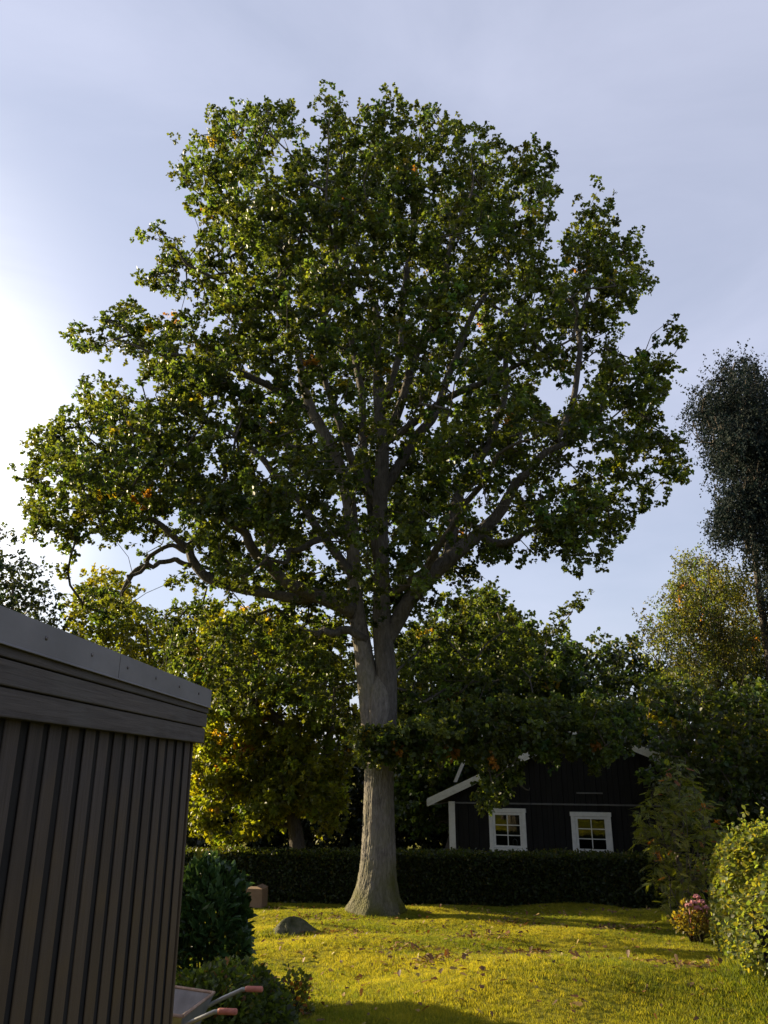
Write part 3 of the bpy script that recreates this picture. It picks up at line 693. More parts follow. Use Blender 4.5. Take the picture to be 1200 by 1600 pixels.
tree('yellow-green broad tree with drooping branches left of the oak trunk', C_POLY, 24.8, 1.3, 90, 470, (.095, .112, .014), leaf=.13, nleaf=34, rad=(.18, .34), step=32, layers=1.5, knots=(.6, 10, 48),
     limbs=[([(486,1240,7),(470,1185,8),(452,1150,8),(428,1120,8),(402,1098,7),(380,1068,6.5),(352,1050,6),(322,1044,5)], -2.2), ([(492,1230,7),(515,1150,6),(520,1080,5),(505,1010,3)], .5)],
     odd=ORANGE, oddp=.008, trunk_r=.3, margin=8, T=T_KITE, extra=SPRAYS, trunk_top=.6)
D_POLY = [(600,990),(640,975),(690,940),(735,905),(765,898),(785,925),(815,948),(845,975),(865,965),(890,990),(905,1015),(925,1060),(930,1180),(860,1240),(740,1290),(640,1310),(600,1300)]
tree('dark green broadleaf tree behind the cabin beside the oak trunk', D_POLY, 33.5, 3.2, 90, 700, (.036, .056, .018), leaf=.17, nleaf=30, rad=(.25, .48), step=30, layers=1.9, knots=(.85, 10, 36), odd=ORANGE, oddp=.006, trunk_r=.3, margin=10, T=T_WIDE)
E_POLY = [(850,1010),(870,975),(905,1000),(930,985),(945,975),(960,1000),(990,985),(1010,1005),(1040,1030),(1060,1100),(1060,1250),(860,1250)]
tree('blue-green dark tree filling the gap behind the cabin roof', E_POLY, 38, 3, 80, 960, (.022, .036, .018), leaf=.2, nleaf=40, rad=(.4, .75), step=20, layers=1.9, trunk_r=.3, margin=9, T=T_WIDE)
DULL = leaf_mat('dull_leaf', trans=.15, rough=.95, gain=(1.4, 1.6, 1.3))
F_POLY = [(1078,610),(1100,592),(1112,600),(1122,572),(1150,545),(1172,552),(1188,565),(1204,580),(1240,600),(1290,660),(1320,800),(1300,960),(1215,980),(1200,960),(1190,900),(1165,870),(1140,850),(1112,835),(1118,790),(1125,755),(1105,720),(1096,690),(1078,660),(1088,640)]
F_POLY = [(x-12*(x < 1150), y) for x, y in F_POLY]
tree('tall dark birch with fine drooping twigs at the right edge', F_POLY, 25, 2.2, 110, 1225, (.011, .019, .017), leaf=.085, nleaf=48, rad=(.18, .34), step=26, layers=1.1, knots=(.6, 12, 47), bark=BARK2, trunk_r=.2, margin=4, droop=1.0, squash=1.5, holes=[(1100,730,12,20),(1172,800,9,20),(1190,740,8,12)], name='birch_tree', trunk_top=.9, var=.2, m=DULL)
G_POLY = [(992,1000),(1000,965),(1025,930),(1032,900),(1062,862),(1100,842),(1128,860),(1150,870),(1180,900),(1240,940),(1260,1130),(1150,1170),(1060,1120),(1030,1060),(1000,1030)]
tree('golden-tinged birch with thin wispy twigs below the dark birch', G_POLY, 27, 2.4, 90, 1150, (.062, .074, .025), leaf=.085, nleaf=34, rad=(.16, .36), step=28, layers=1.5, knots=(.62, 11, 44), bark=BARK2, trunk_r=.16, margin=6, droop=.8, squash=1.3, odd=[(.35, .2, .03), (.3, .13, .03)], oddp=.008, name='birch_tree', trunk_top=.85)
H_POLY = [(1000,1060),(1060,1040),(1120,1080),(1200,1060),(1290,1080),(1300,1330),(1160,1345),(1090,1300),(1030,1270),(1010,1200)]
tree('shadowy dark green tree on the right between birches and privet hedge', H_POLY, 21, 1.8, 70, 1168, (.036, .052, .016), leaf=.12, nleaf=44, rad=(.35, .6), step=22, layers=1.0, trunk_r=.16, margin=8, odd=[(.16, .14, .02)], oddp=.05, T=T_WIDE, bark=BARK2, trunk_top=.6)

# dark undergrowth closing the view behind hedge and cabin
UG = [(60,1180),(300,1150),(420,1165),(540,1150),(640,1160),(800,1180),(1000,1150),(1250,1140),(1300,1340),(60,1345)]
cu = crown_centres(UG, 36, 1.2, 22, 60, margin=4, layers=1.2)
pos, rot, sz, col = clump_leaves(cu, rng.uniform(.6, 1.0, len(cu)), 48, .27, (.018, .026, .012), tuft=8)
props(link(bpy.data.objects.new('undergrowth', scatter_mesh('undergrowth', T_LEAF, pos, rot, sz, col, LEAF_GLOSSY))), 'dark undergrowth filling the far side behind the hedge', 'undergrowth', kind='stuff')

# bush added unseen left of the shed to throw shade over laurel and barrow
tree('tall evergreen bush standing on the far left side of the shed', [(-420,1000),(-330,955),(-240,950),(-150,960),(-60,1010),(-20,1100),(-20,1330),(-420,1330)], 10.3, 1.0, 90, -230, (.025, .04, .014), leaf=.11, nleaf=40, rad=(.3, .5), step=30, layers=.7, trunk_r=.12, margin=10, name='shade_bush', cat='bush', T=T_WIDE)  # added unseen bush, there to cast shade

# ------------------------------------------------------------------ hedges and shrubs
def shell_points(n, x0, x1, y0, y1, z0, z1, M, rough=.05, top=True):
    """points on front, sides and top of a box, in a local frame M, with outward normals"""
    areas = [('f', (x1-x0)*(z1-z0)), ('b', .5*(x1-x0)*(z1-z0)), ('l', (y1-y0)*(z1-z0)), ('r', (y1-y0)*(z1-z0)), ('t', (x1-x0)*(y1-y0))]
    tot = sum(a for _, a in areas); P_ = []; N_ = []
    for k, a in areas:
        c = int(n*a/tot); u = rng.random(c); v = rng.random(c)
        if k == 'f': p = np.stack([x0+(x1-x0)*u, y0+0*u, z0+(z1-z0)*v], -1); nn = (0, -1, 0)
        if k == 'b': p = np.stack([x0+(x1-x0)*u, y1+0*u, z0+(z1-z0)*v], -1); nn = (0, 1, 0)
        if k == 'l': p = np.stack([x0+0*u, y0+(y1-y0)*u, z0+(z1-z0)*v], -1); nn = (-1, 0, 0)
        if k == 'r': p = np.stack([x1+0*u, y0+(y1-y0)*u, z0+(z1-z0)*v], -1); nn = (1, 0, 0)
        if k == 't': p = np.stack([x0+(x1-x0)*u, y0+(y1-y0)*v, z1+0*u], -1); nn = (0, 0, 1)
        P_.append(p); N_.append(np.tile(nn, (c, 1)))
    p = np.concatenate(P_); nn = np.concatenate(N_).astype(float)
    bump = .5*np.sin(p[:, 0]*2.3+p[:, 2]*3)+.5*np.sin(p[:, 0]*5.1+p[:, 1]*3.7+p[:, 2]*2)
    p += nn*(bump[:, None]*rough*.7+rng.normal(size=(len(p), 1))*rough-rough)
    Ma = np.array(M)
    return p@Ma[:3, :3].T+Ma[:3, 3], nn@Ma[:3, :3].T
def leaf_from_shell(p, nn, size, base, var=.3, odd=None, oddp=.02, up=.6):
    k = len(p); d = nn*.7+rand_unit(k)*.9; d[:, 2] += .15
    u = nn*.7+rand_unit(k)*.6; u[:, 2] += up
    b = np.asarray(base, float)
    hue = rng.normal(size=(k, 1))*.12
    c = b[None]*np.clip(1+var*rng.normal(size=(k, 1)), .4, 2)*np.concatenate([1+hue, 1+0*hue, 1-hue], 1)
    if odd is not None:
        pk = rng.random(k) < oddp; c[pk] = np.asarray(odd)[rng.integers(0, len(odd), k)][pk]
    return p, frames(d, u), size*rng.uniform(.7, 1.3, k), np.clip(c, .002, .8)
def leaf_objects(root, T, pos, rot, sz, mats, pick, name='leaf'):
    """the leaves that show largest, each an object sharing one mesh"""
    V_, F_ = tri_only(T); protos = []
    for m_ in mats:
        me = bpy.data.meshes.new(name); me.from_pydata([tuple(v) for v in V_], [], [tuple(int(q) for q in f) for f in F_]); me.materials.append(m_); protos.append(me)
    inv = root.matrix_world.inverted()
    for i in pick:
        o = bpy.data.objects.new(name, protos[random.randrange(len(protos))])
        M_ = Matrix(((*(rot[i][0]*sz[i]), pos[i][0]), (*(rot[i][1]*sz[i]), pos[i][1]), (*(rot[i][2]*sz[i]), pos[i][2]), (0, 0, 0, 1)))
        COL.objects.link(o); o.parent = root; o.matrix_parent_inverse = inv; o.matrix_basis = M_
def pick_outer(pos, nn, n=300, inframe=True):
    d = -pos+np.array([0, 0, CAMZ]); dist = np.linalg.norm(d, axis=1); f = (d*nn).sum(1)/dist
    rel = pos-np.array([0, 0, CAMZ]); fw = rel[:, 1]*cp+rel[:, 2]*sp; upv = -rel[:, 1]*sp+rel[:, 2]*cp
    px = 600+1200*rel[:, 0]/fw; py = 800-1200*upv/fw
    s = f+.35*rng.random(len(pos))-.05*dist
    s[(px > 1195) | (py > 1595) | (px < 5)] -= 10
    return np.argsort(-s)[:n]

TWIG = simple('hedge_twigs', (.012, .011, .007), (.03, .025, .015), 20, .95, .5)
# long clipped hedge at the back
hb0 = Vector((-8.5, 22.3, 0)); hb1 = Vector((7.3, 20.6, 0)); hz = g1(0, 21.5); e1 = (hb1-hb0).normalized()
hyaw = math.atan2(e1.y, e1.x); hl = (hb1-hb0).length
ztop = P(620, 1336, 21.4).z-hz
hedge = empty('clipped_hedge', (hb0.x, hb0.y, hz), hyaw, label='long dark clipped hedge along the back of the lawn before the cabin', cat='hedge')
core = MB()
nseg = 40
for i in range(nseg):
    core.box(i*hl/nseg+.003, (i+1)*hl/nseg-.003, .12, .88, -.15, ztop-.14+random.uniform(-.02, .02))
core.build('stems', TWIG, hedge)
Mh = Matrix.Translation((hb0.x, hb0.y, hz)) @ Matrix.Rotation(hyaw, 4, 'Z')
p, nn = shell_points(62000, 0, hl, 0, 1.0, -.02, ztop, Mh, .045)
p2, n2_ = shell_points(16000, 0, hl, .03, .97, .0, ztop-.04, Mh, .06)
p = np.concatenate([p, p2]); nn = np.concatenate([nn, n2_])
props(world_part(bpy.data.objects.new('foliage', scatter_mesh('foliage', T_LEAF, *leaf_from_shell(p, nn, .075, (.030, .042, .011), odd=[(.07, .06, .012)], oddp=.05), LEAF)), hedge), kind='stuff')

# sunlit privet hedge on the right: runs along the bed edge towards the camera
pr = empty('privet_hedge', (5.0, 10.5, g1(5, 10.5)), label='sunlit yellow-green privet hedge at the right edge of the lawn', cat='hedge')
PATH = [(4.15, 6.6), (4.1, 8.2), (4.25, 9.6), (4.75, 11.3), (5.35, 13.2), (5.75, 14.3)]
PP = []; NN = []
core = MB()
for (x0, y0), (x1, y1) in zip(PATH[:-1], PATH[1:]):
    pass
ys = np.array([q[1] for q in PATH]); xs = np.array([q[0] for q in PATH])
def privet(n, shrink=0.0):
    y = rng.uniform(6.6, 14.3, n); a = rng.uniform(-.42, math.pi*.62, n)      # angle from the lawn-side face over the top
    hgt = 1.47+.10*np.sin(y*2.6)+.07*np.sin(y*5.3+1); wid = .75+.07*np.sin(y*3.1+2)
    endf = np.clip((14.35-y)/.55, 0, 1)**.5; hgt = hgt*(.55+.45*endf)
    ce = np.cos(a); se = np.sin(a); pw = .55
    lx = -np.sign(ce)*np.abs(ce)**pw*wid*endf; lz = np.sign(se)*np.abs(se)**pw*hgt*.62
    cz = hgt*.38
    bx_ = np.interp(y, ys, xs)+.55
    b3 = .06*np.sin(y*7+lz*6)+.05*np.sin(y*13+lz*11+2)
    lx = lx*(1-shrink)-b3*(ce > 0); lz = lz*(1-shrink)+b3*.6
    x = bx_+lx; z = G(bx_-.6, y)+cz+lz
    nrm = np.stack([-ce*.9, .15*np.ones(n), se], -1)
    return np.stack([x, y, z], -1), nrm/np.linalg.norm(nrm, axis=1, keepdims=True)
p, nn = privet(25000); pa, na = privet(9000, .12)
low = rng.random(len(p)) < np.clip((p[:, 2]-G(p[:, 0]-.6, p[:, 1]))/.2, .35, 1)
p, nn = p[low], nn[low]
pos, rot, sz, col = leaf_from_shell(np.concatenate([p, pa]), np.concatenate([nn, na]), .053, (.085, .106, .034), odd=[(.14, .13, .035), (.05, .07, .02)], oddp=.2)
pick = pick_outer(pos, np.concatenate([nn, na]), 300); rest = np.setdiff1d(np.arange(len(pos)), pick)
SH = []; SN = []
for k in range(90):
    y = rng.uniform(6.8, 14.0); bx_ = float(np.interp(y, ys, xs))+.55+rng.uniform(-.75, .5); z0 = float(G(bx_-.6, y))+1.25+.12*rng.random()-.35*max(0, -.35-(bx_-float(np.interp(y, ys, xs))-.55))*2
    dv = np.array([rng.normal()*.22-.1, rng.normal()*.2, 1.0]); Ls = rng.uniform(.22, .5)
    nn_ = rng.integers(9, 18); u_ = np.linspace(.1, 1, nn_)[:, None]
    SH.append(np.array([bx_, y, z0])+dv*Ls*u_+rand_unit(nn_)*.02); SN.append(rand_unit(nn_)*.8+np.array([-.3, -.2, .5]))
SH = np.concatenate(SH); SN = np.concatenate(SN); SN /= np.linalg.norm(SN, axis=1, keepdims=True)
ex_ = leaf_from_shell(SH, SN, .06, (.085, .105, .026))
props(world_part(bpy.data.objects.new('shoots', scatter_mesh('shoots', T_WIDE, *ex_, LEAF)), pr), kind='stuff')
PRIV = [leaf_mat('privet_leaf', .35, .4, obj_ramp=((.055, .075, .02), (.125, .125, .032)))]
props(world_part(bpy.data.objects.new('foliage', scatter_mesh('foliage', T_WIDE, pos[rest], rot[rest], sz[rest]*1.1, col[rest], LEAF)), pr), kind='stuff')
leaf_objects(pr, T_SMOOTH, pos, rot, sz*1.2, PRIV, pick)
st = MB()
for k in range(150):
    y = random.uniform(6.7, 14.0); bx_ = float(np.interp(y, ys, xs))+.55; z0 = g1(bx_-.6, y)
    q = Vector((bx_+random.uniform(-.25, .25), y, z0-.05)); e = q+Vector((random.uniform(-.5, .35), random.uniform(-.4, .4), random.uniform(.8, 1.35)))
    st.tube([q, q.lerp(e, .5)+Vector((random.uniform(-.08, .08), 0, 0)), e], [.014, .01, .004], 5)
props(world_part(bpy.data.objects.new('stems', st.mesh('stems', TWIG)), pr), kind='stuff')
# dark soil bed under the privet hedge
V = []; F = []
yb = np.linspace(6.4, 16.2, 50)
for y in yb:
    ex = float(edge_x(y))+.10*math.sin(y*3.1)+.05*math.sin(y*7.7)
    for u in (0, .06, .4, 1.0, 1.9): V.append((ex+u, y, g1(ex+u, y)+(.006 if u == 0 else -.0+.02*(u > .05)+.03*math.sin(y*9+u*5)*(u > .3))+(-.0)))
for i in range(len(yb)-1):
    for j in range(4): a = i*5+j; F.append((a, a+1, a+6, a+5))
EARTH = simple('bed_soil', (.010, .008, .005), (.035, .026, .017), 14, 1, 1.0, dist=.05, spec=.05)
props(link(bpy.data.objects.new('flower_bed', raw_mesh('flower_bed', V, F, EARTH, smooth=True))), kind='structure')

def shrub(name, label, cat, c, rad, n, T, size, base, m, pick_n=0, mats=None, inner=.25, droop=.1, upright=.3, var=.3, odd=None, oddp=.02, lump=.12, flat_bottom=-.6, stems=14, T_up=.5):
    """lumpy shrub: leaves over an uneven ellipsoid, some deeper inside"""
    root = empty(name, (c[0], c[1], g1(c[0], c[1])), label=label, cat=cat)
    u = rand_unit(n*2); u = u[u[:, 2] > flat_bottom][:n]; k = len(u)
    bump = 1+lump*(np.sin(u[:, 0]*5+u[:, 2]*4+c[0]*7)+np.sin(u[:, 1]*6-u[:, 2]*5+c[1]*3))*.8
    dep = np.where(rng.random(k) < inner, rng.uniform(.55, .9, k), rng.uniform(.88, 1.06, k))
    pos = np.array(c)+u*np.array(rad)*(bump*dep)[:, None]
    gz = G(pos[:, 0], pos[:, 1]); pos[:, 2] = np.maximum(pos[:, 2], gz+.03)
    nn = u/np.array(rad); nn /= np.linalg.norm(nn, axis=1, keepdims=True)
    d = nn*.8+rand_unit(k)*.7; d[:, 2] += upright-droop
    un = rand_unit(k)*.5+nn*.6; un[:, 2] += T_up
    rot = frames(d, un); sz = size*rng.uniform(.7, 1.25, k)
    cl_ = np.asarray(base)[None]*np.clip(1+var*rng.normal(size=(k, 1)), .4, 2)
    if odd is not None:
        pk = rng.random(k) < oddp; cl_[pk] = np.asarray(odd)[rng.integers(0, len(odd), k)][pk]
    rest = np.arange(k)
    if pick_n:
        pick = pick_outer(pos, nn, pick_n); rest = np.setdiff1d(rest, pick); leaf_objects(root, T, pos, rot, sz, mats, pick)
    props(world_part(bpy.data.objects.new('foliage', scatter_mesh('foliage', T, pos[rest], rot[rest], sz[rest], np.clip(cl_[rest], .002, .8), m)), root), kind='stuff')
    st = MB(); z0 = root.location.z-.05
    for q in range(stems):
        i = rng.integers(0, k); e = Vector(pos[i]); b_ = Vector((c[0]+random.uniform(-.3, .3)*rad[0], c[1]+random.uniform(-.3, .3)*rad[1], z0))
        mid = b_.lerp(e, .5); mid.z += .1*rad[2]
        st.tube([b_, mid, e], [.016, .011, .004], 5)
    props(world_part(bpy.data.objects.new('stems', st.mesh('stems', TWIG)), root), kind='stuff')
    return root
LAUR = [leaf_mat('laurel_leaf', .2, .3, obj_ramp=((.018, .045, .014), (.045, .085, .028)))]
lc = P(325, 1440, 9.3)
shrub('laurel_bush', 'rounded dark green laurel bush with big glossy leaves beside the shed', 'bush', (lc.x, lc.y, lc.z-.08), (.40, .46, .63), 2800, T_SMOOTH, .135, (.024, .052, .017), LEAF_GLOSSY, 300, LAUR, upright=.75, lump=.10, odd=[(.1, .11, .02)], oddp=.015)
for px, py, d, rad, lab in ((325, 1600, 6.9, (.48, .5, .34), 'low leafy shrub in shade behind the wheelbarrow'), (405, 1600, 7.3, (.26, .42, .27), 'low dark shrub at the shaded corner of the lawn, right of the wheelbarrow')):
    c = P(px, py, d)
    shrub('low_shrub', lab, 'shrub', tuple(c), rad, 6500, T_LEAF, .055, (.035, .055, .014), LEAF, inner=.35, odd=[(.10, .05, .02), (.09, .09, .02)], oddp=.08, lump=.2)
c = P(462, 1545, 8.6)
shrub('berry_shrub', 'thin small-leaved shrub tip catching the sun at the lawn edge', 'shrub', (c.x, c.y, c.z-.1), (.15, .2, .24), 420, T_LEAF, .055, (.06, .075, .016), LEAF, inner=.6, odd=[(.2, .08, .02)], oddp=.12, lump=.3)

# rowan at the right end of the clipped hedge
ROW_POLY = [(972,1295),(990,1262),(1012,1225),(1030,1195),(1060,1180),(1085,1205),(1110,1230),(1140,1290),(1140,1350),(1110,1390),(1095,1425),(1062,1450),(1035,1445),(1028,1410),(1003,1372),(1020,1340),(985,1318)]
rd = 16.2
rc_ = crown_centres(ROW_POLY, rd, .9, 17, 55, margin=8, layers=.55)
bp_ = P(1072, 1440, rd); row = empty('rowan_tree', (bp_.x, rd, g1(bp_.x, rd)), label='young rowan with feathery leaves at the right end of the dark hedge', cat='tree')
s = Skel(); tpp = [(bp_.x+.05*math.sin(i), rd, row.location.z-.05+i*.3) for i in range(8)]
s.path(tpp[1:]); s.grow(rc_, bias=.5, seg=.3)
world_part(bpy.data.objects.new('trunk', MB().tube([Vector(q) for q in tpp], [.05-.004*i for i in range(8)], 9).mesh('trunk', BARK2)), row)
TV, TF = s.twigs(r0=.004, rmax=.025, sides=4)
props(world_part(bpy.data.objects.new('branches', raw_mesh('branches', TV, TF, BARK2)), row), kind='stuff')
k = 5; ci = np.repeat(np.arange(len(rc_)), k); p = rc_[ci]+rand_unit(len(ci))*rng.random((len(ci), 1))*.2
d = rand_unit(len(ci)); d[:, 2] = d[:, 2]*.4-.25; up = rand_unit(len(ci))*.4; up[:, 2] += 1
rot = frames(d, up); sz = rng.uniform(.15, .24, len(ci))
cl_ = np.array((.085, .105, .02))[None]*np.clip(1+.3*rng.normal(size=(len(ci), 1)), .4, 2)
pk = rng.random(len(ci)) < .04; cl_[pk] = (.22, .08, .03)
dc = np.array([0, 0, CAMZ])-p; nn = dc/np.linalg.norm(dc, axis=1, keepdims=True)
pick = np.argsort(p[:, 1]+.4*rng.random(len(p)))[:300]; rest = np.setdiff1d(np.arange(len(p)), pick)
props(world_part(bpy.data.objects.new('crown', scatter_mesh('crown', T_PIN, p[rest], rot[rest], sz[rest], cl_[rest], LEAF)), row), kind='stuff')
leaf_objects(row, T_PIN, p, rot, sz, [leaf_mat('rowan_leaf', .4, .45, obj_ramp=((.06, .085, .016), (.15, .15, .028)))], pick)

# pink flowering plant between rowan and privet
fc = P(1086, 1440, 14.6)
fl = shrub('flowering_plant', 'plant with pink flower heads and reddish leaves in the bed', 'plant', (fc.x, fc.y, fc.z-.02), (.30, .28, .26), 900, T_LEAF, .07, (.085, .075, .02), LEAF, inner=.4, odd=[(.13, .055, .025), (.14, .12, .03)], oddp=.25, lump=.25, upright=.6)
PINK = simple('pink_petals', (.34, .10, .11), (.52, .24, .24), 30, .6, .3)
for dx, dz in ((-.13, .26), (-.03, .30), (.06, .38), (.12, .31), (.02, .22), (.17, .23)):
    mb = MB(); c0 = Vector((fc.x+dx, fc.y-.12+random.uniform(-.1, .1), fc.z+dz))
    for q in range(22):
        v = Vector(rand_unit(1)[0]); v.z = abs(v.z)*.7; a = c0+v*.045; r_ = .018
        mb.box(-r_, r_, -r_, r_, -.006, .006, Matrix.Translation(a) @ Euler((random.uniform(-1, 1), random.uniform(-1, 1), random.uniform(0, 3))).to_matrix().to_4x4())
    mb.tube([c0-Vector((0, 0, .3)), c0], [.006, .005], 5)
    world_part(bpy.data.objects.new('flower_head', mb.mesh('flower_head', PINK)), fl)

# stone on the lawn
bc = P(458, 1462, 15.2); bz = g1(bc.x, 15.2)
V = []; F = []; nu, nv = 40, 18
for j in range(nv+1):
    for i in range(nu):
        a = 2*math.pi*i/nu; t_ = j/nv; r_ = .38*math.cos(t_*math.pi/2)**1.0; h = .27*math.sin(t_*math.pi/2)**1.35*(1+.25*math.sin(a*2+.6))
        w = 1+.16*math.sin(a*3+1)+.10*math.sin(a*5+t_*5)+.06*math.sin(a*9+t_*8)+.03*math.sin(a*17-t_*15)+random.uniform(-.03, .03)
        V.append((r_*w*math.cos(a)*1.05-.05*t_, r_*w*math.sin(a)*.8, h-.06))
for j in range(nv):
    for i in range(nu): F.append((j*nu+i, j*nu+(i+1) % nu, (j+1)*nu+(i+1) % nu, (j+1)*nu+i))
bo = link(bpy.data.objects.new('boulder', raw_mesh('boulder', V, F, simple('mossy_stone', (.028, .036, .009), (.10, .09, .055), 7, .95, .9, dist=.06), smooth=False)))
bo.location = (bc.x, 15.2, bz)
props(bo, 'small pointed mossy stone lying on the lawn left of the oak', 'stone')

# cardboard box and dark crate by the hedge
CARD = simple('cardboard', (.15, .095, .055), (.20, .13, .08), 6, .85, .1)
q = P(399, 1386, 20.2); bxz = g1(q.x, 20.2)
cb = empty('cardboard_box', (q.x, 20.2, bxz), R(-12), label='brown cardboard box on the grass in front of the dark hedge', cat='box')
MB().box(-.25, .25, -.2, .2, 0, .44).build('carton', CARD, cb, bevel=.006)
MB().add([(-.25, -.2, .443), (-.25, .2, .443), (-.42, .2, .37), (-.42, -.2, .37), (-.25, -.2, .447), (-.25, .2, .447), (-.42, .2, .376), (-.42, -.2, .376)], [(0, 1, 2, 3), (4, 7, 6, 5), (0, 3, 7, 4), (1, 5, 6, 2), (3, 2, 6, 7), (0, 4, 5, 1)]).build('flap', CARD, cb)
MB().add([(.25, -.2, .443), (.25, .2, .443), (.10, .2, .50), (.10, -.2, .50), (.25, -.2, .447), (.25, .2, .447), (.10, .2, .506), (.10, -.2, .506)], [(3, 2, 1, 0), (5, 6, 7, 4), (4, 7, 3, 0), (2, 6, 5, 1), (7, 6, 2, 3), (1, 5, 4, 0)]).build('flap', CARD, cb)
q = P(362, 1384, 20.5)
dk = empty('wooden_crate', (q.x, 20.5, g1(q.x, 20.5)), R(10), label='low dark wooden crate on the grass left of the cardboard box', cat='crate')
DARKW = simple('dark_wood', (.02, .016, .012), (.05, .04, .03), 12, .8, .3, (1, 1, 6))
for z in (.0, .15, .30):
    MB().box(-.28, .28, -.22, -.2, z+.005, z+.135).build('board', DARKW, dk); MB().box(-.28, .28, .2, .22, z+.005, z+.135).build('board', DARKW, dk)
    MB().box(-.28, -.26, -.2, .2, z+.005, z+.135).build('board', DARKW, dk); MB().box(.26, .28, -.2, .2, z+.005, z+.135).build('board', DARKW, dk)
for sx in (-.245, .245):
    for sy in (-.185, .185): MB().box(sx-.015, sx+.015, sy-.015, sy+.015, 0, .44).build('corner_post', DARKW, dk)
MB().box(-.255, .255, -.198, .198, .01, .03).build('bottom', DARKW, dk)

# ------------------------------------------------------------------ shed
SY = R(-1.9)
sh = empty('garden_shed', (-1.145, 4.8, g1(-1.2, 4.8)-.08), SY, label='dark brown slatted garden shed with grey metal roof edge at lower left', cat='shed')
s0 = sh.location.z
def zc(dz): return CAMZ+dz-s0            # height relative to the eye -> local z
PITCHS = .1595; NS = 30
def wood(name, c1, c2, bounce_tint=False):
    m, t, o = mat(name); l = t.links.new
    b = N('ShaderNodeBsdfPrincipled', t); tcn = N('ShaderNodeTexCoord', t); oi = N('ShaderNodeObjectInfo', t)
    ofs = N('ShaderNodeVectorMath', t, operation='MULTIPLY_ADD'); ofs.inputs[1].default_value = (17, 17, 17); 
    cb_ = N('ShaderNodeCombineXYZ', t); l(oi.outputs['Random'], cb_.inputs[0]); l(oi.outputs['Random'], cb_.inputs[2])
    l(cb_.outputs[0], ofs.inputs[0]); l(tcn.outputs['Object'], ofs.inputs[2])
    mp_ = N('ShaderNodeMapping', t); mp_.inputs['Scale'].default_value = (60, 60, 2.2) if bounce_tint else (60, 2.2, 60)
    n1 = N('ShaderNodeTexNoise', t); n1.inputs['Scale'].default_value = 1; n1.inputs['Detail'].default_value = 8; n1.inputs['Roughness'].default_value = .7; n1.inputs['Distortion'].default_value = .4
    n2 = N('ShaderNodeTexNoise', t); n2.inputs['Scale'].default_value = 3.5; n2.inputs['Detail'].default_value = 6
    l(ofs.outputs[0], mp_.inputs[0]); l(mp_.outputs[0], n1.inputs['Vector']); l(ofs.outputs[0], n2.inputs['Vector'])
    rp = N('ShaderNodeValToRGB', t); rp.color_ramp.elements[0].color = (*c1, 1); rp.color_ramp.elements[1].color = (*c2, 1); rp.color_ramp.elements[0].position = .3; rp.color_ramp.elements[1].position = .72
    l(n1.outputs['Fac'], rp.inputs[0]); src = rp.outputs[0]
    hv = N('ShaderNodeHueSaturation', t); mr = N('ShaderNodeMapRange', t); mr.inputs['To Min'].default_value = .8; mr.inputs['To Max'].default_value = 1.2
    l(oi.outputs['Random'], mr.inputs['Value']); l(mr.outputs[0], hv.inputs['Value']); l(src, hv.inputs['Color']); src = hv.outputs[0]
    mc = N('ShaderNodeMix', t, data_type='RGBA'); mc.inputs[7].default_value = (.092, .060, .026, 1) if bounce_tint else (.09, .085, .08, 1)
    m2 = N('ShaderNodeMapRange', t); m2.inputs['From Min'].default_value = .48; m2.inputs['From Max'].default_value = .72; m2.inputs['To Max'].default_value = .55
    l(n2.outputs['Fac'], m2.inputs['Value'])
    if bounce_tint:  # mottled warm tint rising from below: grass bounce light painted into the slats
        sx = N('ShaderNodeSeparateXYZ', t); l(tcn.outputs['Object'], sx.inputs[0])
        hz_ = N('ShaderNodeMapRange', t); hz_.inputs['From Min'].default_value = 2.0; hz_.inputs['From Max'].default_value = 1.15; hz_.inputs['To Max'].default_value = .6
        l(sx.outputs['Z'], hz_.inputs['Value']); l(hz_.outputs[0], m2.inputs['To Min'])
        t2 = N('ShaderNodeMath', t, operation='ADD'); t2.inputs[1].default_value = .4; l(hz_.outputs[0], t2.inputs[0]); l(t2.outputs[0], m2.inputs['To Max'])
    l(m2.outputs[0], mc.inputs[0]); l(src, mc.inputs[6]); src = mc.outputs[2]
    l(src, b.inputs['Base Color']); b.inputs['Roughness'].default_value = .75; b.inputs['Specular IOR Level'].default_value = .25
    bp = N('ShaderNodeBump', t); bp.inputs['Strength'].default_value = .7; bp.inputs['Distance'].default_value = .006
    l(n1.outputs['Fac'], bp.inputs['Height']); l(bp.outputs[0], b.inputs['Normal']); l(b.outputs[0], o.inputs[0])
    return m
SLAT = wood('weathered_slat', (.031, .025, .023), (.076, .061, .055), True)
FASC = wood('weathered_fascia', (.044, .037, .035), (.105, .09, .083))
BLACKB = simple('dark_backing', (.006, .005, .005), (.012, .01, .009), 8, .9, .2)
ZINC = simple('weathered_zinc', (.15, .143, .146), (.20, .19, .195), 5, .5, .08, (1, .4, 1), spec=.4, metal=.35, dist=.004)
STEEL = simple('screw_steel', (.10, .09, .09), (.18, .16, .15), 40, .5, .2, metal=.6)
ROOFM = simple('roofing_felt', (.03, .03, .03), (.06, .06, .06), 60, .95, .4)
ztopS = zc(.150)
LY = -PITCHS*NS
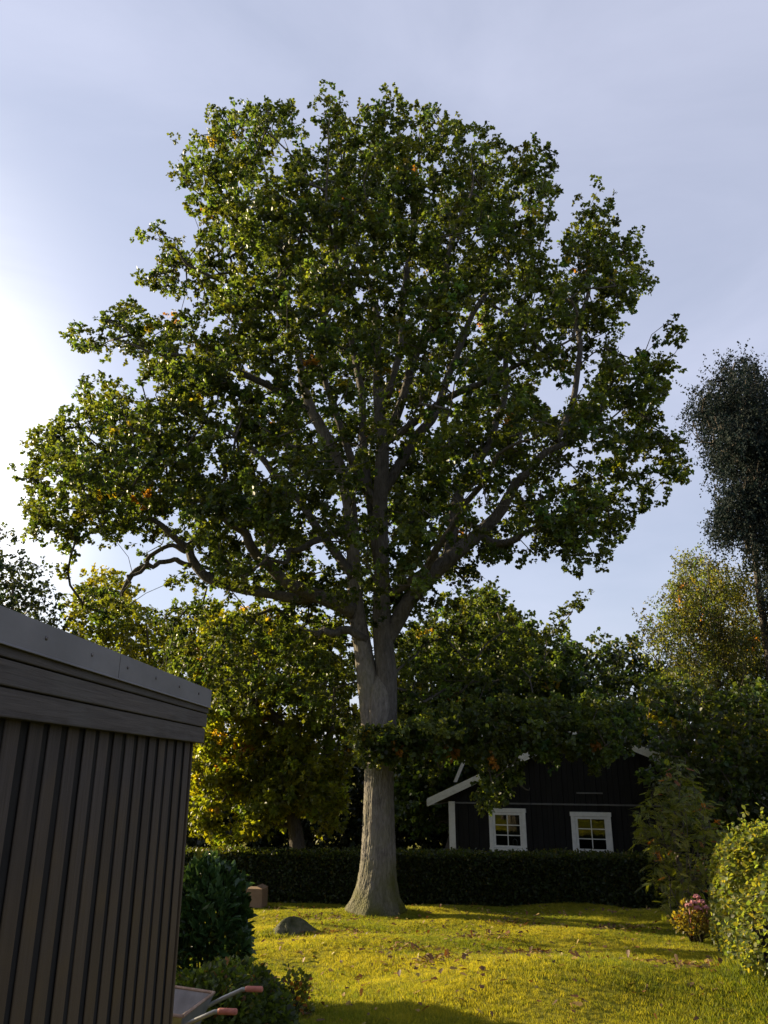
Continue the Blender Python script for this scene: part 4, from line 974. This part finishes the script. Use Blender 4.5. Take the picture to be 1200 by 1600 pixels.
# body: backing wall all round, roof deck
MB().box(-3.6, -.0085, LY, -.02, 0, zc(.36)).build('wall', BLACKB, sh)
MB().box(-3.7, .06, LY-.1, .055, zc(.376), zc(.44)).build('roof', ROOFM, sh)
slat_w = PITCHS-.058
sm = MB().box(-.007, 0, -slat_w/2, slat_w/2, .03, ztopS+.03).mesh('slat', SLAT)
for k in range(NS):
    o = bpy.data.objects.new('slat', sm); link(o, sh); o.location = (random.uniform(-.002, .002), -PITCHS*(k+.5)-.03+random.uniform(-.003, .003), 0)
    o.rotation_euler = (random.uniform(-.002, .002), 0, random.uniform(-.01, .01))
    md = o.modifiers.new('bevel', 'BEVEL'); md.width = .003; md.segments = 2
# end wall slats facing the lawn's back
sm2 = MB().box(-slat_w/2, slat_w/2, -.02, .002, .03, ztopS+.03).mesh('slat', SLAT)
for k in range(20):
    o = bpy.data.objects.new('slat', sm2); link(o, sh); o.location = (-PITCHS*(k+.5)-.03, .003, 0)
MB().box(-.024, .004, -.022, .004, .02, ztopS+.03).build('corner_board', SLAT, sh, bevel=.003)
# fascia boards, each slightly proud of the one below
for z0, z1, x1 in ((.156, .244, .052), (.248, .326, .060), (.330, .385, .066)):
    MB().box(.012, x1, LY, .062, zc(z0), zc(z1)).build('fascia_board', FASC, sh, bevel=.005)
    MB().box(-3.6, .010, .012, .062, zc(z0), zc(z1)).build('fascia_board', FASC, sh, bevel=.005)
# soffit strip closing the underside
MB().box(-.02, .010, LY, -.0, zc(.17), zc(.185)).build('soffit_strip', FASC, sh)
# metal edge flashing in sections; joint where the photo shows it
jy = (P(144, 1030, 3).x)  # only for reference
joint = -(1/499-1/600)*0-1.50
secs = [(joint+.003, .078), (joint-1.9, joint-.003), (LY, joint-1.906)]
scr = [ -.22-.395*k for k in range(11)]
for a, b_ in secs:
    mb = MB()
    mb.box(.0695, .0725, a, b_, zc(.371), zc(.472))                # face
    mb.box(-.05, .0694, a, b_, zc(.4695), zc(.472))                # top lip over the roof
    mb.add([(.0725, a, zc(.371)), (.0725, b_, zc(.371)), (.082, b_, zc(.362)), (.082, a, zc(.362)), (.0695, a, zc(.371)), (.0695, b_, zc(.371)), (.080, b_, zc(.360)), (.080, a, zc(.360))],
           [(0, 1, 2, 3), (4, 7, 6, 5), (2, 6, 7, 3), (0, 3, 7, 4), (1, 5, 6, 2)])
    f = mb.build('roof_flashing', ZINC, sh)
    for sy in scr:
        if a < sy < b_:
            MB().tube([(.0725, sy, zc(.425)), (.0755, sy, zc(.425)), (.078, sy, zc(.425))], [.0075, .0075, .005], 10).build('screw', STEEL, f)
MB().box(-3.6, .0690, .0735, .0765, zc(.371), zc(.472)).build('roof_flashing', ZINC, sh)

# ------------------------------------------------------------------ wheelbarrow (handles towards the lawn)
GALV = simple('galvanised_steel', (.20, .20, .215), (.30, .30, .32), 9, .45, .1, spec=.5, metal=.5, dist=.004)
TUBE = simple('grey_tube', (.22, .22, .21), (.30, .30, .29), 12, .4, .05, metal=.5)
GRIP = simple('red_rubber_grip', (.30, .095, .07), (.40, .14, .10), 30, .6, .3)
RUB = simple('black_rubber', (.012, .012, .012), (.03, .03, .03), 20, .85, .3)
RIM_BROWN = simple('brown_rim', (.20, .12, .08), (.34, .24, .18), 14, .6, .3)  # mottled warm brown for tray rim and wheel
wy = 5.72; wx = -.87
wb = empty('wheelbarrow', (wx, wy, g1(wx, wy)), R(-9), label='galvanised wheelbarrow with red handle grips beside the shed corner', cat='wheelbarrow')
H = .575
# tray: rim ring lofted down to a smaller floor, open on top, double walled
def tray():
    rim = [(-.34, -.27), (-.34, .27), (-1.12, .33), (-1.24, .24), (-1.24, -.24), (-1.12, -.33)]
    flo = [(-.42, -.16), (-.42, .16), (-.90, .19), (-.95, .14), (-.95, -.14), (-.90, -.19)]
    V = []; F = []; n = 6
    for ring, z in ((rim, H-.04), (flo, H-.27)): V += [(x, y, z+(.05 if x < -1 and z > .5 else 0)) for x, y in ring]
    for ring, z in ((rim, H-.037), (flo, H-.262)): V += [(x*.994-.005, y*.985, z+(.05 if x < -1 and z > .5 else 0)) for x, y in ring]
    for i in range(n):
        j = (i+1) % n
        F += [(i, i+n, j+n, j), (2*n+i, 2*n+j, 3*n+j, 3*n+i), (i, j, 2*n+j, 2*n+i)]
    F += [tuple(range(n, 2*n)), tuple(range(4*n-1, 3*n-1, -1))]
    return MB().add(V, F)
tr_ = tray().build('tray', GALV, wb, bevel=.004)
rim = [(-.34, -.27), (-.34, .27), (-1.12, .33), (-1.24, .24), (-1.24, -.24), (-1.12, -.33), (-.34, -.27)]
MB().tube([(x, y, H-.034+(.05 if x < -1 else 0)) for x, y in rim], .011, 8).build('rim', RIM_BROWN, tr_)
for s_ in (-1, 1):
    fr = MB().tube([(-1.45, s_*.07, .2), (-1.0, s_*.17, .27), (-.62, s_*.20, .38), (-.40, s_*.235, H-.12), (-.27, s_*.25, H-.06), (-.14, s_*.258, H-.005), (-.10, s_*.26, H)], .014, 10).build('handle_tube', TUBE, wb)
    MB().tube([(-.115, s_*.26, H-.001), (-.10, s_*.26, H), (.0, s_*.26, H+.002), (.006, s_*.26, H+.002)], [.017, .019, .019, .012], 12).build('grip', GRIP, fr)
    MB().tube([(-.55, s_*.21, .42), (-.50, s_*.23, .2), (-.47, s_*.24, .012)], .012, 8).build('leg', TUBE, wb)
wh = MB()
for i in range(28):
    pass
ring = [(-1.45+.19*math.cos(a), 0, .2+.19*math.sin(a)-.0) for a in np.linspace(0, 2*math.pi, 29)]
wheel = MB().tube([(-1.45, -.08, .2), (-1.45, .08, .2)], .012, 8).build('wheel', TUBE, wb)
MB().tube([(-1.45+.165*math.cos(a), 0, .2+.165*math.sin(a)) for a in np.linspace(0, 2*math.pi, 29)], .034, 8, cap=False).build('tyre', RUB, wheel)
sp_ = MB()
for a in np.linspace(0, math.pi, 4)[:3]: sp_.tube([(-1.45-.14*math.cos(a), 0, .2-.14*math.sin(a)), (-1.45+.14*math.cos(a), 0, .2+.14*math.sin(a))], .009, 6)
sp_.build('rim', RIM_BROWN, wheel)

# ------------------------------------------------------------------ cabin
C0 = P(702, 1340, 25.2); C1 = P(973, 1340, 23.3); e1 = Vector((C1.x-C0.x, C1.y-C0.y, 0)).normalized(); yaw = math.atan2(e1.y, e1.x)
cz = g1(C0.x, 24)
cab = empty('cabin', (C0.x, C0.y, cz), yaw, label='black timber cabin with white windows and bargeboards behind the hedge', cat='cabin')
nrm = Vector((e1.y, -e1.x, 0))
def Wl(px, py, off=0):
    """pixel -> (along wall, height above cabin base) on the plane 'off' metres before the wall"""
    u, v = (px-600)/1200, (800-py)/1200
    d = Vector((u, cp-v*sp, sp+v*cp)); o_ = Vector((0, 0, CAMZ)); q0 = Vector((C0.x, C0.y, 0))+nrm*off
    t_ = (q0-o_).dot(nrm)/d.dot(nrm); q = o_+d*t_
    return (q-Vector((C0.x, C0.y, 0))).dot(e1), q.z-cz
WHITE = simple('white_paint', (.60, .60, .58), (.72, .72, .70), 9, .5, .1, spec=.4)
BLACKW = simple('black_stained_boards', (.006, .006, .0065), (.012, .0115, .0115), 9, .75, .25, (1, 1, .2), spec=.25)
TILE = simple('dark_roof_tiles', (.016, .015, .015), (.035, .032, .03), 20, .85, .4)
GREY = simple('grey_trim', (.10, .10, .10), (.15, .15, .15), 9, .6, .2)
OH = .45
ex, ez = Wl(668, 1249, OH); ax, az = Wl(915, 1133, OH)
slope = (az-ez)/(ax-ex)
WID = 2*ax-.0; wall_h = Wl(702, 1253)[1]; depth_c = 7.0
print('cabin', ex, ez, ax, az, slope, WID, wall_h, Wl(973, 1262))
eave = lambda x: ez+slope*(x-ex) if x <= ax else az-slope*(x-ax)
top = lambda x: eave(x)-.16
# walls (vertical boards with grooves, joined), gable above
wm = MB(); bw = .16; k = 0
x = 0.0
while x < WID-.01:
    x1 = min(x+bw, WID); a, c_ = x+.004, x1-.004
    mid = min(max(ax, a), c_)
    pl = [(a, 0), (c_, 0), (c_, top(c_))]+([(ax, top(ax))] if a < ax < c_ else [])+[(a, top(a))]
    dpt = .024 if k % 2 else .0
    wm.prism(pl, -dpt, .09); x = x1; k += 1
wm.box(.0, .1, .1, depth_c, 0, top(.1)-.05); wm.box(WID-.1, WID, .1, depth_c, 0, top(WID-.1)-.05); wm.box(.0, WID, depth_c-.1, depth_c, 0, top(.1)-.05)
wm.prism([(.02, 0), (WID-.02, 0), (WID-.02, top(WID)), (ax, top(ax)-.02), (.02, top(0))], .091, .12)
wm.prism([(.02, 0), (WID-.02, 0), (WID-.02, top(WID)), (ax, top(ax)-.02), (.02, top(0))], depth_c, depth_c+.05)
wm.build('wall', BLACKW, cab)
# roof: two slabs
xl, xr = ex, 2*ax-ex
rf = MB()
for sgn in (0, 1):
    pl = [(xl, ez-.02), (ax, az-.02), (ax, az-.14), (xl, ez-.14)] if sgn == 0 else [(ax+.002, az-.02), (xr, ez-.02), (xr, ez-.14), (ax+.002, az-.14)]
    rf.prism(pl, -OH+.03, depth_c+.4)
roof = rf.build('roof', TILE, cab)
# rows of tiles on the slopes
for sgn in (0, 1):
    for r_ in range(16):
        u0, u1 = r_/16, (r_+1)/16+.015
        xa, za = (xl+(ax-xl)*u0, ez+(az-ez)*u0) if sgn == 0 else (xr-(xr-ax)*u0, ez+(az-ez)*u0)
        xb, zb = (xl+(ax-xl)*min(u1, 1), ez+(az-ez)*min(u1, 1)) if sgn == 0 else (xr-(xr-ax)*min(u1, 1), ez+(az-ez)*min(u1, 1))
        MB().prism([(xa, za+.035), (xb, zb+.005), (xb, zb-.018), (xa, za-.015)], -OH+.04, depth_c+.38).build('tile_row', TILE, roof)
# bargeboards: upper and lower plank on each rake
for sgn in (0, 1):
    for z0, z1, y0 in ((.03, -.11, -OH-.025), (-.112, -.20, -OH-.008)):
        pl = [(xl, ez+z0), (ax-.002, az+z0), (ax-.002, az+z1), (xl, ez+z1)] if sgn == 0 else [(ax+.002, az+z0), (xr, ez+z0), (xr, ez+z1), (ax+.002, az+z1)]
        MB().prism(pl, y0, y0+.03).build('bargeboard', WHITE, cab)
# fascia of the left eave
MB().box(xl-.022, xl-.002, -OH-.02, depth_c+.4, ez-.18, ez+.0).build('eave_board', WHITE, cab)
# small raised white board on the roof near the left eave
a0 = Wl(711, 1222, OH-.6); a1 = Wl(727, 1184, OH-.6)
MB().prism([(a0[0]-.05, a0[1]), (a0[0]+.06, a0[1]), (a1[0]+.05, a1[1]), (a1[0]-.05, a1[1])], .12, .17).build('roof_edge_board', WHITE, cab)
# corner board, belt trim, strip on the gable
cb0 = Wl(702, 1252)[0]; cb1 = Wl(711, 1252)[0]
MB().box(cb0-.012, cb1, -.052, -.026, -.05, wall_h+.02).build('corner_board', WHITE, cab)
MB().box(cb0-.012, cb0+.012, -.024, .16, -.05, wall_h+.02).build('corner_board', WHITE, cab)
MB().box(WID-.15, WID+.012, -.052, -.026, -.05, wall_h+.02).build('corner_board', WHITE, cab)
tz_ = Wl(830, 1256)[1]
MB().box(cb1+.003, WID-.153, -.06, -.027, tz_-.02, tz_+.025).build('belt_trim', GREY, cab)
v0 = Wl(901, 1239); v1 = Wl(942, 1239)
MB().box(v0[0], v1[0], -.05, -.027, v0[1]-.02, v0[1]+.02).build('gable_strip', GREY, cab)
# darkness of the room painted as a near-black sheet; panes of real glass
m, t, o = mat('window_glass'); l = t.links.new
gl = N('ShaderNodeBsdfGlossy', t); gl.inputs['Roughness'].default_value = .0; tp_ = N('ShaderNodeBsdfTransparent', t); tp_.inputs['Color'].default_value = (.75, .78, .76, 1)
fr = N('ShaderNodeFresnel', t); fr.inputs['IOR'].default_value = 1.7; mi = N('ShaderNodeMixShader', t)
l(fr.outputs[0], mi.inputs[0]); l(tp_.outputs[0], mi.inputs[1]); l(gl.outputs[0], mi.inputs[2]); l(mi.outputs[0], o.inputs[0]); GLASS = m
ROOMSHADE = simple('room_shade', (.01, .01, .011), (.018, .017, .017), 5, .9, .1)
def window(x0, x1, z0, z1):
    w = MB(); cw = .115
    # casing: head and foot boards run past the sides a little
    w.box(x0-.02, x1+.02, -.085, -.028, z1-cw, z1); w.box(x0-.01, x1+.01, -.095, -.028, z0, z0+cw)
    w.box(x0, x0+cw, -.078, -.028, z0+cw+.002, z1-cw-.002); w.box(x1-cw, x1, -.078, -.028, z0+cw+.002, z1-cw-.002)
    win = w.build('window', WHITE, cab, bevel=.004)
    a, b_, c_, d_ = x0+cw+.004, x1-cw-.004, z0+cw+.006, z1-cw-.006; sw = .065
    s_ = MB().box(a, b_, -.066, -.034, d_-sw, d_).box(a, b_, -.066, -.034, c_, c_+sw).box(a, a+sw, -.064, -.034, c_+sw+.001, d_-sw-.001).box(b_-sw, b_, -.064, -.034, c_+sw+.001, d_-sw-.001)
    s_.build('frame', WHITE, win)
    a += sw; b_ -= sw; c_ += sw; d_ -= sw; mw = .026
    for i in range(2):
        for j in range(3):
            xa = a+(b_-a)*i/2; xb = a+(b_-a)*(i+1)/2; za = c_+(d_-c_)*j/3; zb = c_+(d_-c_)*(j+1)/3
            tl = random.uniform(-.002, .002)
            MB().box(xa+.002, xb-.002, -.046+tl, -.043+tl, za+.002, zb-.002).build('pane', GLASS, win)
    MB().box((a+b_)/2-mw/2, (a+b_)/2+mw/2, -.06, -.036, c_, d_).build('muntin', WHITE, win)
    for j in (1, 2):
        z = c_+(d_-c_)*j/3
        MB().box(a, (a+b_)/2-mw/2-.001, -.058, -.036, z-mw/2, z+mw/2).build('muntin', WHITE, win); MB().box((a+b_)/2+mw/2+.001, b_, -.058, -.036, z-mw/2, z+mw/2).build('muntin', WHITE, win)
    # near-black sheet behind the panes, in place of the unlit room
    MB().box(a-.04, b_+.04, -.0295, -.0265, c_-.04, d_+.04).build('dark_sheet', ROOMSHADE, win)
    return a, b_, c_, d_
for q in (((763.5, 1262), (823, 1333)), ((892.5, 1268), (957.5, 1339))):
    (xa, ya), (xb, yb_) = q
    L0 = Wl(xa, (ya+yb_)/2, .08); R0 = Wl(xb, (ya+yb_)/2, .08); T0 = Wl((xa+xb)/2, ya+1, .08); B0 = Wl((xa+xb)/2, yb_-1, .08)
    wr = window(L0[0]+.02, R0[0]-.02, B0[1], T0[1])
    if xa < 800:
        # pale arch ornament standing in the lower right pane
        ac = (wr[0]+wr[1])/2+(wr[1]-wr[0])*.27; zb = wr[2]+.02
        MB().tube([(ac-.06, -.037, zb), (ac-.06, -.037, zb+.10), (ac-.042, -.037, zb+.145), (ac, -.037, zb+.165), (ac+.042, -.037, zb+.145), (ac+.06, -.037, zb+.10), (ac+.06, -.037, zb)], .005, 6).build('window_ornament', WHITE, cab)
print('done')
